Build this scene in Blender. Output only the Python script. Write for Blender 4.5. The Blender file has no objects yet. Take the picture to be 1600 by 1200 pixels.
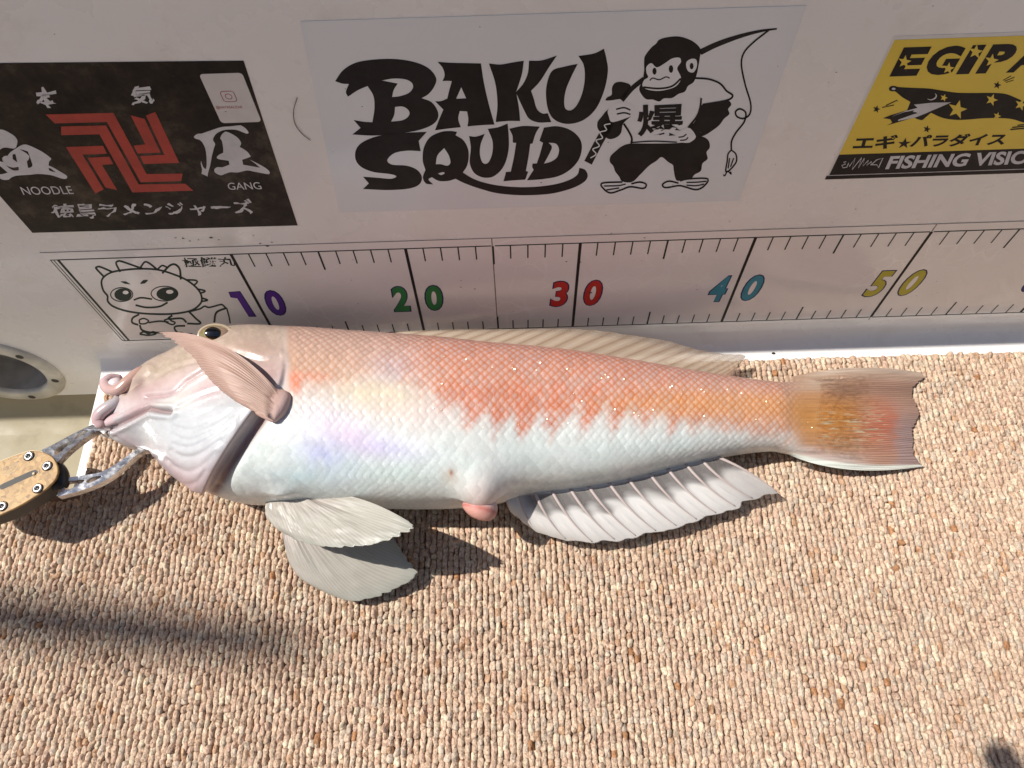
import bpy, math, random
import numpy as np
from mathutils import Vector, Matrix
random.seed(7); rng = np.random.default_rng(7)
SC = bpy.context.scene
COL = SC.collection
CM = 0.01                                   # everything below is written in centimetres

# ------------------------------------------------------------------ camera, sky, sun, exposure
F = 1180.0                                  # focal length in pixels of the 1600 px wide photograph
CAM = np.array([26.104, -25.982, 46.394])   # 46 cm above the deck
ROT = np.array([[0.999498, -0.025184, -0.019201],
                [-0.03111, -0.894252, -0.446482],
                [-0.005926, 0.446855, -0.894587]])   # rows: right, down, forward
SUN = np.array([0.68, -0.070, -1.0]); SUN /= np.linalg.norm(SUN)   # direction the light travels

cd = bpy.data.cameras.new('camera'); co = bpy.data.objects.new('camera', cd); COL.objects.link(co)
cd.sensor_width = 36; cd.lens = F / 1600 * 36; cd.clip_start = 0.01; cd.clip_end = 500
mw = Matrix.Identity(4)
for i in range(3):
    mw[i][0] = ROT[0][i]; mw[i][1] = -ROT[1][i]; mw[i][2] = -ROT[2][i]; mw[i][3] = CAM[i] * CM
co.matrix_world = mw
SC.camera = co

w = bpy.data.worlds.new('World'); SC.world = w; w.use_nodes = True
nt = w.node_tree; bg = nt.nodes['Background']
sk = nt.nodes.new('ShaderNodeTexSky'); sk.sky_type = 'NISHITA'; sk.sun_disc = False
sk.sun_elevation = math.asin(-SUN[2]); sk.sun_rotation = math.atan2(-SUN[0], -SUN[1])
nt.links.new(sk.outputs[0], bg.inputs[0]); bg.inputs[1].default_value = 0.095
sl = bpy.data.lights.new('sun', 'SUN'); sl.energy = 4.9; sl.angle = math.radians(0.5); sl.color = (1.0, 0.95, 0.87)
so = bpy.data.objects.new('sun', sl); COL.objects.link(so)
so.rotation_euler = Vector(SUN).to_track_quat('-Z', 'Y').to_euler()
SC.view_settings.view_transform = 'Standard'; SC.view_settings.look = 'None'
SC.view_settings.exposure = 0.28; SC.view_settings.gamma = 1.0
SC.cycles.max_bounces = 8; SC.cycles.transparent_max_bounces = 12

# ------------------------------------------------------------------ geometry helpers
TILT = math.radians(2.0); V0 = 2.6          # the wall leans 2 degrees outwards; the ruler's foot is 2.6 cm above the deck
WN = np.array([0, -math.cos(TILT), math.sin(TILT)])
def wall_pt(u, v, off=0.0):
    h = v + V0
    return np.array([u, h * math.sin(TILT), h * math.cos(TILT)]) + WN * off
def ray(x, y):
    return ROT.T @ np.array([(x - 800) / F, (y - 600) / F, 1.0])
def at_z(x, y, z):                          # the point at height z seen at pixel x, y of the photograph
    d = ray(x, y); return CAM + (z - CAM[2]) / d[2] * d
def uv_at(x, y):                            # pixel -> wall coordinates in cm
    d = ray(x, y); k = -(WN @ CAM) / (WN @ d); P = CAM + k * d
    return np.array([P[0], math.hypot(P[1], P[2]) * (1 if P[2] > 0 else -1) - V0])
def proj(P):
    c = (np.asarray(P) - CAM) @ ROT.T
    return np.stack([800 + F * c[..., 0] / c[..., 2], 600 + F * c[..., 1] / c[..., 2]], -1)
def crop(ox, oy, s):                        # coordinates read in an enlarged detail -> photograph pixels
    return lambda pts: [(ox + p[0] / s, oy + p[1] / s) + tuple(p[2:]) for p in pts]
def sstep(a, b, x):
    t = np.clip((x - a) / (b - a), 0, 1); return t * t * (3 - 2 * t)
def crom(P, n, closed=False):               # Catmull-Rom through the rows of P, n samples
    P = np.asarray(P, float); m = len(P)
    if closed: Q = np.vstack([P[-1], P, P[0], P[1]]); segs = m
    else: Q = np.vstack([2 * P[0] - P[1], P, 2 * P[-1] - P[-2]]); segs = m - 1
    t = np.linspace(0, segs, n, endpoint=not closed); i = np.minimum(t.astype(int), segs - 1); f = (t - i)[:, None]
    a, b, c, d = Q[i], Q[i + 1], Q[i + 2], Q[i + 3]
    return .5 * (2 * b + (c - a) * f + (2 * a - 5 * b + 4 * c - d) * f ** 2 + (3 * b - a - 3 * c + d) * f ** 3)
_perm = rng.random((256, 256))
def vnoise(x, y):
    xi = np.floor(x).astype(int); yi = np.floor(y).astype(int); fx = x - xi; fy = y - yi
    fx = fx * fx * (3 - 2 * fx); fy = fy * fy * (3 - 2 * fy)
    g = lambda a, b: _perm[a % 256, b % 256]
    return (g(xi, yi) * (1 - fx) + g(xi + 1, yi) * fx) * (1 - fy) + (g(xi, yi + 1) * (1 - fx) + g(xi + 1, yi + 1) * fx) * fy
def fbm(x, y, o=3):
    r = 0; a = .5
    for k in range(o): r = r + a * vnoise(x * 2 ** k + 17 * k, y * 2 ** k + 5 * k); a *= .5
    return r / (1 - .5 ** o)
def lin(c):                                 # sRGB 0-255 -> linear
    c = np.asarray(c, float) / 255
    return np.where(c <= .04045, c / 12.92, ((c + .055) / 1.055) ** 2.4)

def mesh_obj(name, V, Fc, mat, parent=None, smooth=True, col=None, loc=None):
    me = bpy.data.meshes.new(name)
    V = np.asarray(V, float) * CM
    if loc is not None: V = V - np.asarray(loc) * CM
    if isinstance(Fc, np.ndarray):
        n, k = Fc.shape
        me.vertices.add(len(V)); me.vertices.foreach_set('co', V.astype(np.float32).ravel())
        me.loops.add(n * k); me.loops.foreach_set('vertex_index', Fc.astype(np.int32).ravel())
        me.polygons.add(n); me.polygons.foreach_set('loop_start', np.arange(0, n * k, k, dtype=np.int32))
        me.update(calc_edges=True)
    else:
        me.from_pydata([tuple(v) for v in V], [], Fc)
    me.validate()
    if smooth: me.polygons.foreach_set('use_smooth', np.ones(len(me.polygons), bool))
    if col is not None:
        a = me.color_attributes.new('Col', 'FLOAT_COLOR', 'POINT')
        c = np.ones((len(V), 4), np.float32); c[:, :col.shape[1]] = col
        a.data.foreach_set('color', c.ravel())
    if mat: me.materials.append(mat)
    me.update()
    o = bpy.data.objects.new(name, me); COL.objects.link(o)
    if loc is not None: o.location = np.asarray(loc) * CM
    if parent: attach(o, parent)
    return o
def attach(o, p):
    o.parent = p
    o.matrix_parent_inverse = Matrix.Translation(-Vector(p.location))
def thing(name, label, cat, loc, group=None):
    o = bpy.data.objects.new(name, None); COL.objects.link(o); o.empty_display_size = .02
    o.location = np.asarray(loc) * CM; tag(o, label, cat, group); return o
def tag(o, label, cat, group=None):
    o['label'] = label; o['category'] = cat
    if group: o['group'] = group
    return o
def grid_faces(nu, nv, wrap_v=False):
    i, j = np.meshgrid(np.arange(nu - 1), np.arange(nv if wrap_v else nv - 1), indexing='ij')
    j2 = (j + 1) % nv
    return np.stack([i * nv + j, (i + 1) * nv + j, (i + 1) * nv + j2, i * nv + j2], -1).reshape(-1, 4)
def tube(P, r, n=12, flat=1.0, cap=True):   # swept tube with a radius at every point
    P = np.asarray(P, float); r = np.broadcast_to(np.asarray(r, float), (len(P),))
    T = np.gradient(P, axis=0); T /= np.linalg.norm(T, axis=1)[:, None]
    up = np.array([0, 0, 1.0]); V = []
    for p, t, q in zip(P, T, r):
        if abs(t @ up) > .95: up2 = np.array([0, 1.0, 0])
        else: up2 = up
        a = np.cross(t, up2); a /= np.linalg.norm(a); b = np.cross(a, t)
        for k in range(n):
            th = 2 * math.pi * k / n
            V.append(p + q * (a * math.cos(th) + flat * b * math.sin(th)))
    V = np.array(V); Fq = [tuple(f) for f in grid_faces(len(P), n, True)]
    if cap:
        Fq.append(tuple(range(n))); Fq.append(tuple(range(len(V) - 1, len(V) - n - 1, -1)))
    return V, Fq
def round_tube(P, r, n=14, flat=1.0, m=40):  # the same with rounded ends
    P = crom(P, m); r = crom(np.asarray(r, float)[:, None], m)[:, 0]
    t = np.linspace(0, 1, m); L = np.linalg.norm(np.diff(P, axis=0), axis=1).sum()
    e0 = min(.45, r[0] / L); e1 = min(.45, r[-1] / L)
    k = np.sqrt(np.clip(1 - np.clip(1 - t / e0, 0, 1) ** 2, 0.003, 1)) * np.sqrt(np.clip(1 - np.clip(1 - (1 - t) / e1, 0, 1) ** 2, 0.003, 1))
    return tube(P, r * k, n, flat)
def join(parts):
    V = []; Fa = []; n = 0
    for v, f in parts:
        V.append(np.asarray(v)); Fa += [tuple(int(i) + n for i in q) for q in f]; n += len(v)
    return np.vstack(V), Fa
def slab(pts_top, thick, axis):              # closed outline (world points) extruded by thick along -axis
    A = np.asarray(pts_top, float); B = A - np.asarray(axis) * thick; n = len(A)
    return np.vstack([A, B]), [tuple(range(n)), tuple(range(2 * n - 1, n - 1, -1))] + [(i, n + i, n + (i + 1) % n, (i + 1) % n) for i in range(n)]
def bevel(o, wd, seg=2):
    m = o.modifiers.new('bevel', 'BEVEL'); m.width = wd * CM; m.segments = seg; m.limit_method = 'ANGLE'; m.angle_limit = math.radians(40)

# ------------------------------------------------------------------ materials
class N:
    def __init__(s, name):
        s.m = bpy.data.materials.new(name); s.m.use_nodes = True; s.t = s.m.node_tree
        s.b = s.t.nodes['Principled BSDF']; s.out = s.t.nodes['Material Output']
    def n(s, typ, **k):
        x = s.t.nodes.new(typ)
        for a, v in k.items():
            if a.startswith('i_'): x.inputs[a[2:].replace('_', ' ')].default_value = v
            else: setattr(x, a, v)
        return x
    def l(s, a, b): s.t.links.new(a, b)
    def set(s, **k):
        for a, v in k.items(): s.b.inputs[a.replace('_', ' ')].default_value = v
        return s
    def co(s): return s.n('ShaderNodeTexCoord').outputs['Object']
    def noise(s, scale, detail=4, rough=.55, vec=None):
        x = s.n('ShaderNodeTexNoise', i_Scale=scale, i_Detail=detail, i_Roughness=rough); s.l(vec or s.co(), x.inputs['Vector']); return x.outputs['Fac']
    def ramp(s, fac, stops):
        r = s.n('ShaderNodeValToRGB'); e = r.color_ramp.elements
        while len(e) < len(stops): e.new(.5)
        for q, (p, c) in zip(e, stops): q.position = p; q.color = (*c, 1) if len(c) == 3 else c
        s.l(fac, r.inputs[0]); return r.outputs[0]
    def mix(s, fac, a, b, mode='MIX'):
        x = s.n('ShaderNodeMix', data_type='RGBA', blend_type=mode)
        for sock, v in ((x.inputs[0], fac), (x.inputs[6], a), (x.inputs[7], b)):
            if hasattr(v, 'is_output'): s.l(v, sock)
            else: sock.default_value = v if not isinstance(v, tuple) or len(v) == 4 else (*v, 1)
        return x.outputs[2]
    def bump(s, h, strength=.3, dist=.001):
        x = s.n('ShaderNodeBump', i_Strength=strength, i_Distance=dist); s.l(h, x.inputs['Height']); s.l(x.outputs[0], s.b.inputs['Normal'])
    def base(s, sock): s.l(sock, s.b.inputs['Base Color'])
def plain(name, c, rough=.4, metal=0, var=.12, scale=120, spec=.5):
    k = N(name); k.set(Roughness=rough, Metallic=metal, Specular_IOR_Level=spec)
    f = k.noise(scale); c = tuple(c)
    k.base(k.ramp(f, [(.3, tuple(x * (1 - var) for x in c)), (.7, tuple(min(1, x * (1 + var)) for x in c))]))
    return k.m
def gelcoat(name, c, stain, amount, rg=.3, ct=.25):
    k = N(name); k.set(Roughness=rg, Coat_Weight=ct, Coat_Roughness=.12)
    big = k.noise(9, 5); small = k.noise(260, 3); sp = k.n('ShaderNodeTexVoronoi', i_Scale=85.0); k.l(k.co(), sp.inputs['Vector'])
    a = k.ramp(big, [(.35, tuple(x * .93 for x in c)), (.65, c)])
    m = k.ramp(k.noise(22, 6, .65), [(.56, (0, 0, 0)), (.74, (amount,) * 3)])
    a = k.mix(m, a, stain)
    d = k.ramp(sp.outputs['Distance'], [(.035, (1, 1, 1)), (.06, (0, 0, 0))])
    d2 = k.ramp(k.noise(14, 2), [(.60, (0, 0, 0)), (.66, (.8, .8, .8))])
    a = k.mix(k.mix(1.0, d, d2, 'MULTIPLY'), a, (.12, .10, .09))
    k.base(a)
    k.l(k.ramp(k.noise(35, 4), [(.35, (rg - .09,) * 3), (.7, (rg + .12,) * 3)]), k.b.inputs['Roughness'])
    scv = k.n('ShaderNodeMapping'); scv.inputs['Scale'].default_value = (9, 60, 60); scv.inputs['Rotation'].default_value = (0, .5, 0); k.l(k.co(), scv.inputs['Vector'])
    scr = k.ramp(k.noise(7, 6, .75, scv.outputs[0]), [(.62, (0, 0, 0)), (.66, (1, 1, 1)), (.70, (0, 0, 0))])
    k.bump(k.mix(.5, k.mix(.35, small, scr), k.noise(16, 2)), .26, .0008)
    return k.m
M_wall = gelcoat('white gelcoat', (.85, .825, .805), (.60, .53, .45), .35)
M_deck = gelcoat('deck gelcoat', (.82, .80, .77), (.70, .62, .48), .5)
M_pan = gelcoat('cream gutter gelcoat', (.29, .25, .165), (.17, .14, .085), .8, .62, 0)
def vcol(name, rough=.35, alpha=False, transl=0, coat=0, bump=None, spec=.5, sheen=0, vary_rough=None):
    k = N(name); a = k.n('ShaderNodeAttribute', attribute_name='Col')
    k.base(a.outputs['Color']); k.set(Roughness=rough, Coat_Weight=coat, Coat_Roughness=.08, Specular_IOR_Level=spec)
    if vary_rough: k.l(k.ramp(k.noise(vary_rough[0], 3), [(.35, (vary_rough[1],) * 3), (.65, (vary_rough[2],) * 3)]), k.b.inputs['Roughness'])
    if bump: k.bump(k.noise(bump[0], 4), bump[1], bump[2])
    sh = k.b.outputs[0]
    if transl:
        t = k.n('ShaderNodeBsdfTranslucent'); k.l(a.outputs['Color'], t.inputs[0])
        x = k.n('ShaderNodeMixShader'); x.inputs[0].default_value = transl
        k.l(sh, x.inputs[1]); k.l(t.outputs[0], x.inputs[2]); sh = x.outputs[0]
    if alpha:
        t = k.n('ShaderNodeBsdfTransparent'); x = k.n('ShaderNodeMixShader')
        k.l(a.outputs['Alpha'], x.inputs[0]); k.l(t.outputs[0], x.inputs[1]); k.l(sh, x.inputs[2]); sh = x.outputs[0]
    k.l(sh, k.out.inputs[0]); return k.m
def ink(name, c, rough=.35, wear=.15):
    k = N(name); k.set(Roughness=rough, Specular_IOR_Level=.10)
    k.base(k.ramp(k.noise(60, 6, .7), [(.3, tuple(x * (1 - wear) for x in c)), (.72, tuple(min(1, x * (1 + wear) + .012 * wear) for x in c))]))
    return k.m
I_black = ink('black print', (.018, .016, .017), .38, .3)
I_green = ink('dark green line print', (.028, .042, .034), .38, .2)
I_navy = ink('navy outline print', (.02, .022, .10))
I_white = ink('white print', (.62, .61, .62))

# ------------------------------------------------------------------ the boat: wall, deck, gutter
PAN = -6.5; XE = -3.0; CE = -1.86            # gutter level, left edge of the raised deck, carpet edge
xs = np.concatenate([np.linspace(-60, -18, 22), np.linspace(-17.6, -5.6, 61), np.linspace(-5.4, -1, 45), np.linspace(0, 110, 80)])
YE = -9.7                                   # front end of the gutter
def level(x, y=-8.): return PAN - PAN * np.maximum(sstep(XE - .75, XE + .12, x), sstep(YE + .75, YE - .12, y))
def build_wall():
    V = []; 
    vs = np.concatenate([np.linspace(0, 1, 12) ** .8, ])
    zt = 26.0 + V0
    prof = 0
    hs = np.linspace(0, 1, 60)
    for x in xs:
        z0 = float(level(x)); r = 1.5 + (1 - sstep(XE - .75, XE + .12, x)) * .9
        row = []
        # flat cap and rounded top edge, away from the viewer
        for q in (30, 12, 4): row.append((x, zt * math.sin(TILT) + q, zt + .9))
        for a in np.linspace(90, 0, 6)[0:]:
            row.append((x, zt * math.sin(TILT) + .9 - .9 * math.cos(math.radians(a)), zt + .9 * math.sin(math.radians(a))))
        for h in hs:
            z = zt + (z0 + r - zt) * h; row.append((x, z * math.sin(TILT), z))
        for a in np.linspace(0, 90, 9)[1:]:
            row.append((x, z0 * math.sin(TILT) - r + r * math.cos(math.radians(a)), z0 + r - r * math.sin(math.radians(a))))
        V += row; prof = len(row)
    V = np.array(V); Fq = grid_faces(len(xs), prof)
    Fq = Fq[:, ::-1]
    cen = V[Fq].mean(1); c0 = wall_pt(-10.9, -3.5)
    keep = ~((np.hypot(cen[:, 0] - c0[0], cen[:, 2] - c0[2]) < 3.35) & (cen[:, 1] > -1))
    o = mesh_obj('boat_wall', V, Fq[keep], M_wall)
    o.data.materials.append(M_pan)
    o.data.polygons.foreach_set('material_index', (cen[keep][:, 2] < -4.7).astype(np.int32))
    tag(o, 'white gelcoat boat side rising behind the fish and carrying the stickers', 'boat side')
    return V.reshape(len(xs), prof, 3)[:, -1]
edge = build_wall()
ys = np.concatenate([np.linspace(0, -9.8, 20), np.linspace(-10, -12.4, 30), np.linspace(-13, -73, 24)])
V = []
for x, e in zip(xs, edge):
    for t in ys: V.append((x, e[1] + t, float(level(x, e[1] + t))))
V = np.array(V); Fq = grid_faces(len(xs), len(ys))[:, ::-1]
mid = V[Fq].mean(1)[:, 2] < -2.5
o = mesh_obj('deck', V, Fq[~mid], M_deck); o['kind'] = 'structure'
o = mesh_obj('gutter_floor', V, Fq[mid], M_pan); o['kind'] = 'structure'

# the cabin front added unseen to keep low sky off the boat's side
def blocker():
    c_ = thing('sky_blocker', 'dull grey cabin bulkhead with a door, added unseen to keep low sky off', 'blocker', (20, -100, 0))
    m1 = plain('grey cabin paint', (.50, .50, .51), .6, var=.1, scale=8); m2 = plain('dark door', (.05, .05, .055), .5)
    def box(nm, a, b, m, par=c_):
        x0, y0, z0 = a; x1, y1, z1 = b
        V, Fa = slab([(x0, y0, z1), (x1, y0, z1), (x1, y1, z1), (x0, y1, z1)], z1 - z0, np.array([0, 0, 1.])); o = mesh_obj(nm, V, Fa, m, par, smooth=False); bevel(o, .8); return o
    box('panel', (-130, -112, .01), (170, -100, 190), m1); d_ = box('door', (30, -100.2, 8), (92, -98.5, 178), m2); box('handle', (84, -98.6, 88), (86, -95, 102), m1, d_)
    box('top_edge', (-134, -116, 190.2), (174, -92, 197), m1)
blocker()

# round drain flange let into the wall
def ring_uv(c, r, off, n=64): return np.array([wall_pt(c[0] + r * math.cos(a), c[1] + r * math.sin(a), off) for a in np.linspace(0, 2 * math.pi, n, endpoint=False)])
M_flange = plain('weathered flange', (.55, .52, .46), .4, var=.25, scale=60)
M_cup = plain('grey socket', (.30, .28, .26), .5, var=.35, scale=50)
M_dark = plain('dark opening', (.03, .028, .026), .6)
rc = (-10.9, -3.5)
ro = thing('drain_flange', 'round pale flange with screw holes let into the lower left of the white wall', 'drain fitting', wall_pt(rc[0], rc[1] - 4.1, .1))
prof = [(4.2, -.05), (4.2, .1), (4.1, .2), (3.9, .25), (3.2, .25), (3.05, .2), (3.0, .05), (2.98, -.9)]
V = np.vstack([ring_uv(rc, r, q) for r, q in prof]); mesh_obj('ring', V, grid_faces(len(prof), 64, True), M_flange, ro)
V = np.vstack([ring_uv(rc, r, q) for r, q in [(2.98, -.1), (2.95, -2.4), (2.6, -2.7), (.01, -2.7)]]); mesh_obj('socket', V, grid_faces(4, 64, True), M_cup, ro)
V = np.vstack([ring_uv((rc[0], rc[1] + .1), r, q) for r, q in [(2.35, -2.62), (2.3, -2.5), (2.15, -2.5), (2.1, -2.6)]]); mesh_obj('inner_ring', V, grid_faces(4, 64, True), M_dark, ro)
for a in (38, 100, 160, -20, -85, -140):
    c = (rc[0] + 3.6 * math.cos(math.radians(a)), rc[1] + 3.6 * math.sin(math.radians(a)))
    V = np.vstack([ring_uv(c, r, q, 16) for r, q in [(.26, .255), (.24, .27), (.2, .262), (.01, .256)]])
    mesh_obj('screw_hole', V, grid_faces(4, 16, True), M_dark, ro)

# ------------------------------------------------------------------ carpet
CZ = 0.8
k = N('carpet backing'); k.set(Roughness=.95)
k.base(k.ramp(k.noise(150), [(.3, (.12, .075, .05)), (.7, (.22, .15, .11))])); M_back = k.m
def build_carpet():
    x0, x1, y0, y1 = -40., 78, -60, CE
    xc, yc = XE + 1.12, YE - .35                 # the corner cut out round the gutter
    V, Fb = slab([(x0, y0, .5), (x1, y0, .5), (x1, y1, .5), (xc, y1, .5), (xc, yc, .5), (x0, yc, .5)], .49, (0, 0, 1))
    o = mesh_obj('carpet', V, Fb, M_back, smooth=False); o['kind'] = 'structure'
    px, py = .346, .405
    nx = int((x1 - x0) / px); ny = int((y1 - y0) / py)
    ix, iy = np.meshgrid(np.arange(nx), np.arange(ny), indexing='ij'); ix = ix.ravel(); iy = iy.ravel()
    inside = (x0 + .2 + ix * px > xc) | (y1 - .26 - iy * py < yc - .3); ix, iy = ix[inside], iy[inside]
    n = len(ix)
    ph = rng.random(nx) * .5
    # rows get a steadier, squarer weave near the wall and run as longer cords towards the viewer
    cy = y1 - .26 - iy * py - ph[ix] * np.clip(iy / 30, 0.15, 1) * py
    cy += rng.normal(0, .035, n)
    cx = x0 + .2 + ix * px + .10 * (fbm(ix * .09, cy * .25) - .5) * 2 + rng.normal(0, .018, n)
    cx += .25 * (fbm(cx * .03 + 9, cy * .05) - .5)
    sx = px * .55 * rng.normal(1, .09, n); sy = py * .80 * rng.normal(1, .14, n)
    h = .25 * rng.normal(1, .10, n) + .05 * (fbm(cx * .4, cy * .4) - .5)
    ang = rng.normal(0, .14, n)
    nr, na = 4, 10
    T = []
    for i in range(nr):
        th = math.radians([88, 62, 34, -12][i])
        for j in range(na):
            a = 2 * math.pi * j / na + .3
            ce, se = math.cos(a), math.sin(a)
            sq = lambda q: math.copysign(abs(q) ** .7, q)
            T.append((sq(ce) * math.cos(th) ** .62, sq(se) * math.cos(th) ** .62, math.sin(th)))
    T = np.array(T)
    Ft = grid_faces(nr, na, True); cap = np.array([(0, 1, 2, 3), (0, 3, 4, 9), (4, 5, 8, 9), (5, 6, 7, 8)])
    Ft = np.vstack([Ft[:, ::1], cap])
    lx = T[None, :, 0] * sx[:, None]; ly = T[None, :, 1] * sy[:, None]
    # flattish tuft tops tipped at random, so each catches the light its own way
    tip = rng.normal(0, .26, (n, 2))
    lz = T[None, :, 2] * h[:, None] + (lx * tip[:, :1] + ly * tip[:, 1:]) * (T[None, :, 2] > .3)
    c, s = np.cos(ang)[:, None], np.sin(ang)[:, None]
    X = cx[:, None] + lx * c - ly * s; Y = cy[:, None] + lx * s + ly * c; Z = .52 + lz
    jit = rng.normal(0, .013, (n, len(T), 3))
    P = np.stack([X, Y, Z], -1) + jit
    Fa = (Ft[None] + (np.arange(n) * len(T))[:, None, None]).reshape(-1, 4)
    pal = np.array([lin(c) for c in [(204, 174, 150), (209, 181, 157), (218, 196, 170), (200, 168, 146), (202, 180, 160), (176, 128, 92), (194, 156, 126)]])
    pick = rng.choice(7, n, p=[.31, .28, .10, .15, .125, .005, .03])
    base = pal[pick] * rng.normal(1, .035, (n, 1)) * (1 + .16 * (fbm(cx * .16 + 5, cy * .16) - .5))[:, None]
    cv = base[:, None, :] * rng.normal(1, .19, (n, len(T), 1))
    brown = rng.random((n, len(T))) < .045
    cv[brown] = cv[brown] * np.array([.62, .45, .35])
    cv *= np.array([.785, .815, .83])
    k = N('carpet yarn'); a = k.n('ShaderNodeAttribute', attribute_name='Col'); k.set(Roughness=.9, Specular_IOR_Level=.2)
    f = k.noise(900, 3); k.base(k.mix(1.0, a.outputs['Color'], k.ramp(f, [(.25, (.66, .62, .58)), (.5, (1, 1, 1)), (.72, (1.2, 1.2, 1.2))]), 'MULTIPLY'))
    k.bump(f, .6, .0006)
    o = mesh_obj('carpet_loops', P.reshape(-1, 3), Fa, k.m, col=np.clip(cv, 0, 1).reshape(-1, 3)); o['kind'] = 'stuff'
build_carpet()

# ------------------------------------------------------------------ print on the wall (flat shapes at their real place on the wall plane)
def fill2d(loops):                           # closed loops (even-odd) -> vertices, faces
    c = bpy.data.curves.new('fill', 'CURVE'); c.dimensions = '2D'; c.fill_mode = 'BOTH'
    for L in loops:
        s = c.splines.new('POLY'); s.points.add(len(L) - 1); s.use_cyclic_u = True
        for p, q in zip(s.points, L): p.co = (q[0], q[1], 0, 1)
    o = bpy.data.objects.new('fill', c); COL.objects.link(o)
    dg = bpy.context.evaluated_depsgraph_get(); me = bpy.data.meshes.new_from_object(o.evaluated_get(dg))
    V = [(v.co.x, v.co.y) for v in me.vertices]; Fa = [tuple(p.vertices) for p in me.polygons]
    bpy.data.objects.remove(o); bpy.data.curves.remove(c); bpy.data.meshes.remove(me)
    return V, Fa
def smooth_loop(P, n=6):                     # third value marks a corner; the rest is rounded
    if all(len(p) > 2 for p in P): return [p[:2] for p in P]
    if not any(len(p) > 2 for p in P): return [tuple(q) for q in crom(P, n * len(P), True)]
    k = next(i for i, p in enumerate(P) if len(p) > 2); P = list(P[k:]) + list(P[:k + 1]); out = []; run = [P[0][:2]]
    for p in P[1:]:
        run.append(p[:2])
        if len(p) > 2:
            out += [tuple(q) for q in (crom(run, n * (len(run) - 1) + 1) if len(run) > 2 else run)][:-1]; run = [p[:2]]
    return out
def stroke(P, wd, n=None, taper=None):       # polyline of given width (pixels) -> strip
    P = np.asarray(P, float)
    if len(P) > 2: P = crom(P, n or len(P) * 7)
    T = np.gradient(P, axis=0); T /= np.maximum(np.linalg.norm(T, axis=1), 1e-9)[:, None]; Nn = np.stack([-T[:, 1], T[:, 0]], 1)
    ww = np.full(len(P), wd / 2.) if taper is None else np.interp(np.linspace(0, 1, len(P)), np.linspace(0, 1, len(taper)), taper) / 2
    V = np.vstack([P + Nn * ww[:, None], P - Nn * ww[:, None]]); m = len(P)
    return [tuple(v) for v in V], [(i, i + 1, m + i + 1, m + i) for i in range(m - 1)]
def poly(loops): return fill2d(loops)
def stroke_loop(P, wd, n=8):
    Q = crom(P, n * len(P), True); Q = np.vstack([Q, Q[:2]]); return stroke_raw(Q, wd)
def stroke_raw(P, wd):
    T = np.gradient(P, axis=0); T /= np.maximum(np.linalg.norm(T, axis=1), 1e-9)[:, None]; Nn = np.stack([-T[:, 1], T[:, 0]], 1)
    V = np.vstack([P + Nn * wd / 2, P - Nn * wd / 2]); m = len(P)
    return [tuple(v) for v in V], [(i, i + 1, m + i + 1, m + i) for i in range(m - 1)]
def put(name, shapes, mat, parent, off, space='px', tf=None):
    V, Fa = join([(np.array([tuple(q[:2]) for q in v]), f) for v, f in shapes])
    if tf is not None: V = np.array(tf([tuple(v) for v in V]))
    W = np.array([wall_pt(*(uv_at(*v) if space == 'px' else v), off) for v in V])
    # every face towards the viewer
    F2 = []
    for f in Fa:
        a, b, c = W[f[0]], W[f[1]], W[f[2]]
        F2.append(f if np.cross(b - a, c - a) @ WN >= 0 else f[::-1])
    return mesh_obj(name, W, F2, mat, parent, smooth=False)
_tc = {}
def glyphs(body, bold=0.0):
    if (body, bold) in _tc: return _tc[(body, bold)]
    c = bpy.data.curves.new('text', 'FONT'); c.body = body; c.offset = bold; c.resolution_u = 4
    o = bpy.data.objects.new('text', c); COL.objects.link(o)
    dg = bpy.context.evaluated_depsgraph_get(); me = bpy.data.meshes.new_from_object(o.evaluated_get(dg))
    V = np.array([(v.co.x, v.co.y) for v in me.vertices]); Fa = [tuple(p.vertices) for p in me.polygons]
    bpy.data.objects.remove(o); bpy.data.curves.remove(c); bpy.data.meshes.remove(me)
    lo, hi = V.min(0), V.max(0); _tc[(body, bold)] = ((V - lo) / (hi - lo), Fa); return _tc[(body, bold)]
def text_uv(body, u0, v0, u1, v1, bold=0.0, shear=0.0, grow=0.0, wob=0.0):
    V, Fa = glyphs(body, bold)
    u0 -= grow; v0 -= grow; u1 += grow; v1 += grow
    U = u0 + V[:, 0] * (u1 - u0) + shear * (V[:, 1] - .5) * (v1 - v0); W = v0 + V[:, 1] * (v1 - v0)
    if wob: U = U + wob * (fbm(U * 3, W * 3) - .5); W = W + wob * (fbm(U * 3 + 40, W * 3 + 7) - .5)
    return list(zip(U, W)), Fa
def text_px(body, tl, tr, br, bl, bold=0.0, wob=0.0):   # four corners in the photograph, mapped to the wall first
    q = [uv_at(*p) for p in (tl, tr, br, bl)]; V, Fa = glyphs(body, bold)
    x, y = V[:, :1], V[:, 1:]
    W = (q[3] * (1 - x) + q[2] * x) * (1 - y) + (q[0] * (1 - x) + q[1] * x) * y
    if wob: W = W + wob * (np.stack([fbm(W[:, 0] * 4, W[:, 1] * 4), fbm(W[:, 0] * 4 + 31, W[:, 1] * 4 + 8)], 1) - .5)
    return [tuple(v) for v in W], Fa
def sheet(name, uv, mat, parent, off, th=.02):
    V, Fa = slab([wall_pt(u, v, off) for u, v in uv], th, WN); return mesh_obj(name, V, Fa, mat, parent, smooth=False)
def rrect(u0, v0, u1, v1, r, n=5, sh=0):
    P = []
    for cx, cy, a0 in ((u1 - r, v1 - r, 0), (u0 + r, v1 - r, 90), (u0 + r, v0 + r, 180), (u1 - r, v0 + r, 270)):
        for k in range(n + 1):
            a = math.radians(a0 + 90 * k / n); P.append((cx + r * math.cos(a), cy + r * math.sin(a)))
    return P
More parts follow.
